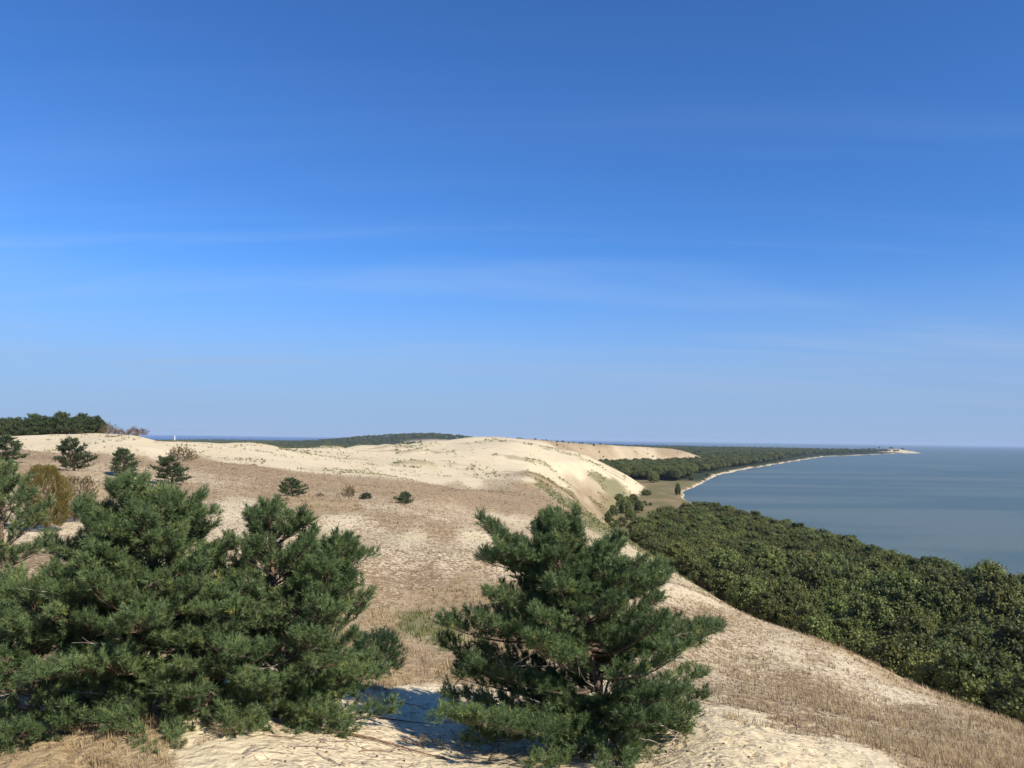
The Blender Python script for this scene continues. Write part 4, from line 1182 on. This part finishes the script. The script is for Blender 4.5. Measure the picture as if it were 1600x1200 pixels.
def stick(name, label, p0, p1, r, seed, mat, cat='branch', twigs=3, wob=0.02, hump=0.03, group=None, parent=None):
    rng = np.random.default_rng(seed)
    P = ground_line(p0, p1, 9, wob, seed, r, hump)
    o0 = P[0].copy()
    L = np.linalg.norm(P[-1] - P[0])
    v, q = tube_np(P - o0, np.linspace(r, r * 0.35, 9), 6)
    me = mesh_np(name, v, q, mat, smooth=True)
    o = add_obj(name, me, loc=o0)
    if label: tag(o, label, cat, group)
    for k in range(twigs):
        i = rng.integers(2, 8); s = P[i] - o0
        d = (P[i] - P[i - 1]); d /= np.linalg.norm(d)
        a = rng.choice([-1, 1]) * rng.uniform(.5, 1.1)
        d = np.array([d[0] * math.cos(a) - d[1] * math.sin(a), d[0] * math.sin(a) + d[1] * math.cos(a), 0.06])
        l = L * rng.uniform(.12, .3)
        tw = np.array([s, s + d * l * .5 + [0, 0, .02], s + d * l])
        zz = height(tw[:, 0] + o0[0], tw[:, 1] + o0[1]) - o0[2] + 0.008
        tw[:, 2] = np.maximum(tw[:, 2] * .3, zz)
        tv, tq = tube_np(tw, np.array([r * .45, r * .3, r * .15]), 5)
        add_obj('twig', mesh_np('twig', tv, tq, mat, smooth=True), o)
    return o
STICKS = [((520,1145),(695,1186),.020,'longest reddish dead branch lying across the sand between the pines'),((590,1122),(672,1132),.013,'thin reddish branch lying level near the shadow edge'),
 ((498,1140),(545,1157),.014,'short forked reddish branch at the thick end of the longest one'),((455,1168),(545,1172),.010,'thin dark twig below the forked branch on the sand'),
 ((495,1178),(540,1199),.012,'dark twig slanting to the lower picture edge'),((545,1142),(598,1141),.008,'short grey twig above the longest branch'),((420,1150),(480,1160),.007,'thin twig on the sand before the bushy pine'),
 ((620,1100),(690,1112),.008,'thin twig in the dappled shadow'),((705,1140),(716,1172),.007,'upright-lying thin twig halfway to the lone pine'),((380,1185),(415,1168),.009,'grey twig beside the grass at the sand edge'),
 ((645,1162),(662,1166),.008,'tiny twig touching the end of the longest branch'),((430,1135),(470,1122),.008,'reddish twig under the boughs of the clump'),((560,1175),(640,1180),.006,'hair-thin twig close to the lower picture edge'),((765,1190),(772,1165),.008,'short twig near the sprigs before the lone pine')]
for i, (a, b, r_, lab) in enumerate(STICKS):
    stick('dead_branch', lab, a, b, r_ * 1.35, 900 + i, MAT_ROOT if 'grey' not in lab and 'dark' not in lab else MAT_DEAD, twigs=3 if r_ > .009 else 1, wob=0.02, hump=.02, group='dead branches on the sand')

def bare_root(pts_px, r, y0, seed):
    """a bare root or dead bough hanging from the lip under the lone pine; a part of that tree"""
    rng = np.random.default_rng(seed)
    P = np.array([at(px, py, yy) for px, py, yy in pts_px])
    t = np.linspace(0, 1, 16)
    P = interp_path(P, t) + rng.normal(0, .012, (16, 3))
    g = height(P[:, 0], P[:, 1]); P[:, 2] = np.maximum(P[:, 2], g + r * .6)
    v, q = tube_np(P - base_R, np.linspace(r, r * .4, 16), 6)
    add_obj('root', mesh_np('root', v, q, MAT_DEAD, smooth=True), PINE_R)
for i, (pp, r_) in enumerate([([(940,1150,14.6),(932,1168,14.2),(928,1190,13.8)], .016), ([(930,1180,14.0),(945,1178,13.9)], .013), ([(950,1155,14.5),(952,1180,14.0),(962,1198,13.6)], .015),
    ([(1000,1120,14.8),(1060,1145,14.6),(1045,1170,14.2),(1020,1195,13.8)], .014), ([(1045,1170,14.2),(1090,1192,13.9),(1150,1185,14.0)], .012), ([(985,1150,14.5),(1030,1160,14.3),(1055,1172,14.1)], .012), ([(915,1160,14.4),(905,1178,14.0)], .012), ([(1010,1165,14.2),(1030,1198,13.7)], .011)]):
    bare_root(pp, r_, 14, 40 + i)

def sprig(label, px, py, w, h, n, mat, seed, name='small_plant', cat='plant', stiff=.7):
    rng = np.random.default_rng(seed)
    g = ground(px, py); sc = g[1] / FPX
    H_ = h * sc; W_ = w * sc * .5
    root = bpy.data.objects.new(name, None); COL.objects.link(root); root.location = g
    tag(root, label, cat)
    V, Q, T = [], [], []
    st = []; P, D = [], []
    for i in range(n):
        a = rng.random() * 6.28; l = rng.uniform(.5, 1)
        e = np.array([math.sin(a) * W_ * l, math.cos(a) * W_ * l, H_ * rng.uniform(.45, 1)])
        m = e * [.35, .35, .6]
        st.append(tube_np(np.array([[0, 0, -.03], m, e]), np.array([.005, .004, .002]), 3))
        for k in range(4):
            P.append(m + (e - m) * rng.uniform(.1, 1)); D.append(e / np.linalg.norm(e) + rng.normal(0, .5, 3))
    v, q = join_np(st)
    add_obj('stems', mesh_np('stems', v, q, MAT_DEAD, smooth=True), root)
    tp = [shoot_template(rng, 8, .05, .04, .008) for _ in range(3)]
    V, F, T = place_sprays(rng, np.array(P), np.array(D), rng.uniform(.7, 1.2, len(P)), tp, rng.uniform(.2, .9, len(P)))
    f = add_obj('foliage', mesh_np('foliage', V, F, mat, attrs={'tone': T}), root); f['kind'] = 'stuff'
sprig('grey twiggy little shrub on the crest of the sand before the clump', 350, 1150, 58, 26, 34, MAT_SHRUB, 1, 'dwarf_shrub', 'shrub')
sprig('flat dark green herb on the sand below the twiggy shrub', 280, 1168, 28, 10, 22, MAT_GREENGRASS, 2)
sprig('thin green sprigs on the bare sand before the lone pine', 765, 1160, 40, 20, 12, MAT_GREENGRASS, 3)
sprig('small green sprig beside the roots of the lone pine', 1012, 1192, 20, 14, 10, MAT_GREENGRASS, 4)
def blade_tuft(label, px, py, w, h, n, seed, mat):
    g = ground(px, py); sc = g[1] / FPX
    rng = np.random.default_rng(seed)
    xx = g[0] + rng.normal(0, w * sc * .16, n); yy = g[1] + rng.normal(0, .06, n)
    o = tufts('grass_tuft', label, xx, yy, np.full(n, h * sc), np.full(n, .008), 4, mat, seed, lean=.5, spread=.25)
    tag(o, label, 'grass tuft', None, 'thing')
blade_tuft('green arching grass tuft under the boughs at the edge of the sand', 490, 1138, 40, 34, 26, 1, MAT_GREENGRASS)
blade_tuft('straw coloured grass tuft between the clump and the dappled shadow', 585, 1105, 44, 28, 26, 2, MAT_GRASS)
blade_tuft('upright dry grass tuft at the lower edge beside the sand', 165, 1195, 40, 34, 22, 3, MAT_GRASS)
blade_tuft('small dry grass tuft alone on the sand near the herb', 320, 1160, 20, 16, 10, 4, MAT_GRASS)

# fine litter of twigs, bark and needles on the sand
def litter():
    rng = np.random.default_rng(17)
    parts = []
    while len(parts) < 900:
        px, py = rng.uniform(380, 860), rng.uniform(1105, 1199)
        if rng.random() > 0.25 + 0.75 * math.exp(-abs(py - 1150 + (px - 600) * -.12) / 26): continue
        parts.append((px, py))
    for i in range(260): parts.append((rng.uniform(880, 1300), rng.uniform(1130, 1199)))
    dd = np.array([c_f + c_r * ((a - 800) / FPX) + c_u * ((600 - b) / FPX) for a, b in parts]); dd /= dd[:, 1:2]
    ys = np.full(len(dd), 15.0)
    for k in range(12):
        z = height(dd[:, 0] * ys, ys); ys = 0.5 * ys + 0.5 * (z - CAM_Z) / dd[:, 2]
    x = dd[:, 0] * ys; y = ys; n = len(x)
    L = rng.uniform(.03, .20, n); a = rng.normal(0.0, .7, n); w = rng.uniform(.004, .010, n)
    t = np.stack([np.cos(a), np.sin(a)], 1); s_ = np.stack([-np.sin(a), np.cos(a)], 1)
    V = []
    for e, f in ((-1, -1), (1, -1), (1, 1), (-1, 1)):
        xx = x + t[:, 0] * L * .5 * e + s_[:, 0] * w * f * .5; yy = y + t[:, 1] * L * .5 * e + s_[:, 1] * w * f * .5
        V.append(np.stack([xx, yy, height(xx, yy) + .008], 1))
    top = np.stack(V, 1); mid = top.mean(1) + [0, 0, .006]
    v = np.concatenate([top, mid[:, None]], 1).reshape(-1, 3)
    b = np.arange(n)[:, None] * 5
    F = np.concatenate([b + np.array([[i, (i + 1) % 4, 4]]) for i in range(4)])
    o = add_obj('debris', mesh_np('debris', v, F, MAT_ROOT)); tag(o, 'scattered twigs and bark bits on the sand between the pines', 'debris', None, 'stuff')
litter()

# pine cones
def cone_mesh():
    t = np.linspace(0, 1, 7); rr = 0.026 * np.sin(np.pi * (0.12 + .86 * t)) * (1 + .22 * (np.arange(7) % 2))
    rr = rr * .62; P = np.stack([t * .042 - .02, 0 * t, 0 * t + .012], 1)
    return mesh_np('pine_cone', *tube_np(P, rr, 7), bark_material('cone_scales', (.05, .03, .018), (.13, .08, .05)))
CONE = cone_mesh()
_r = np.random.default_rng(4)
for i in range(26):
    px, py = (_r.uniform(430, 800), _r.uniform(1130, 1196)) if i < 19 else (_r.uniform(1060, 1200), _r.uniform(1160, 1198))
    g = ground(px, py)
    o = add_obj('pine_cone', CONE, loc=g, rotz=_r.random() * 6.28)
    tag(o, 'fallen dark pine cone on the sand between the clump and the lone pine' if i < 19 else 'fallen dark pine cone on the trodden sand beside the lone pine roots', 'pine cone', 'fallen pine cones')

# ------------------------------------------------------------------ far small things
def far_tower():
    p = at(273, 684, 5600)
    base = np.array([p[0], p[1], max(gz(p[0], p[1]), 0)])
    top = at(273, 680.5, 5600)[2] - base[2]
    root = bpy.data.objects.new('tower', None); COL.objects.link(root); root.location = base
    tag(root, 'slim white tower far away in front of the open sea', 'tower')
    m, nt, b, o_ = new_mat('white_paint'); b.inputs['Base Color'].default_value = (.8, .8, .78, 1)
    t = np.array([0, .8, .82, .9, .92, 1.0]); r_ = np.array([4.5, 3.5, 5.5, 5.5, 4, 1.0])
    for nm, a, c in (('shaft', 0, 2), ('gallery', 2, 4), ('roof', 4, 6)):
        v, q = tube_np(np.stack([0 * t[a:c], 0 * t[a:c], t[a:c] * top], 1), r_[a:c], 12)
        add_obj(nm, mesh_np(nm, v, q, m), root)
far_tower()

# ------------------------------------------------------------------ haze
def haze_box():
    x0, x1, y0, y1, z0, z1 = -26000, 26000, -2600, 30000, -3.5, 125
    v = np.array([(x, y, z) for z in (z0, z1) for y in (y0, y1) for x in (x0, x1)], float)
    f = np.array([(0, 2, 3, 1), (4, 5, 7, 6), (0, 1, 5, 4), (2, 6, 7, 3), (0, 4, 6, 2), (1, 3, 7, 5)])
    m = bpy.data.materials.new('haze_air'); m.use_nodes = True; nt = m.node_tree; nt.nodes.clear()
    out = nt.nodes.new('ShaderNodeOutputMaterial'); pv = nt.nodes.new('ShaderNodeVolumePrincipled')
    pv.inputs['Color'].default_value = (0.62, 0.78, 1.0, 1.0); pv.inputs['Density'].default_value = 3.0e-5; pv.inputs['Anisotropy'].default_value = 0.0
    nt.links.new(pv.outputs[0], out.inputs['Volume'])
    o = add_obj('haze', mesh_np('haze', v, f, m)); tag(o, kind='stuff')
    return o
haze_box()
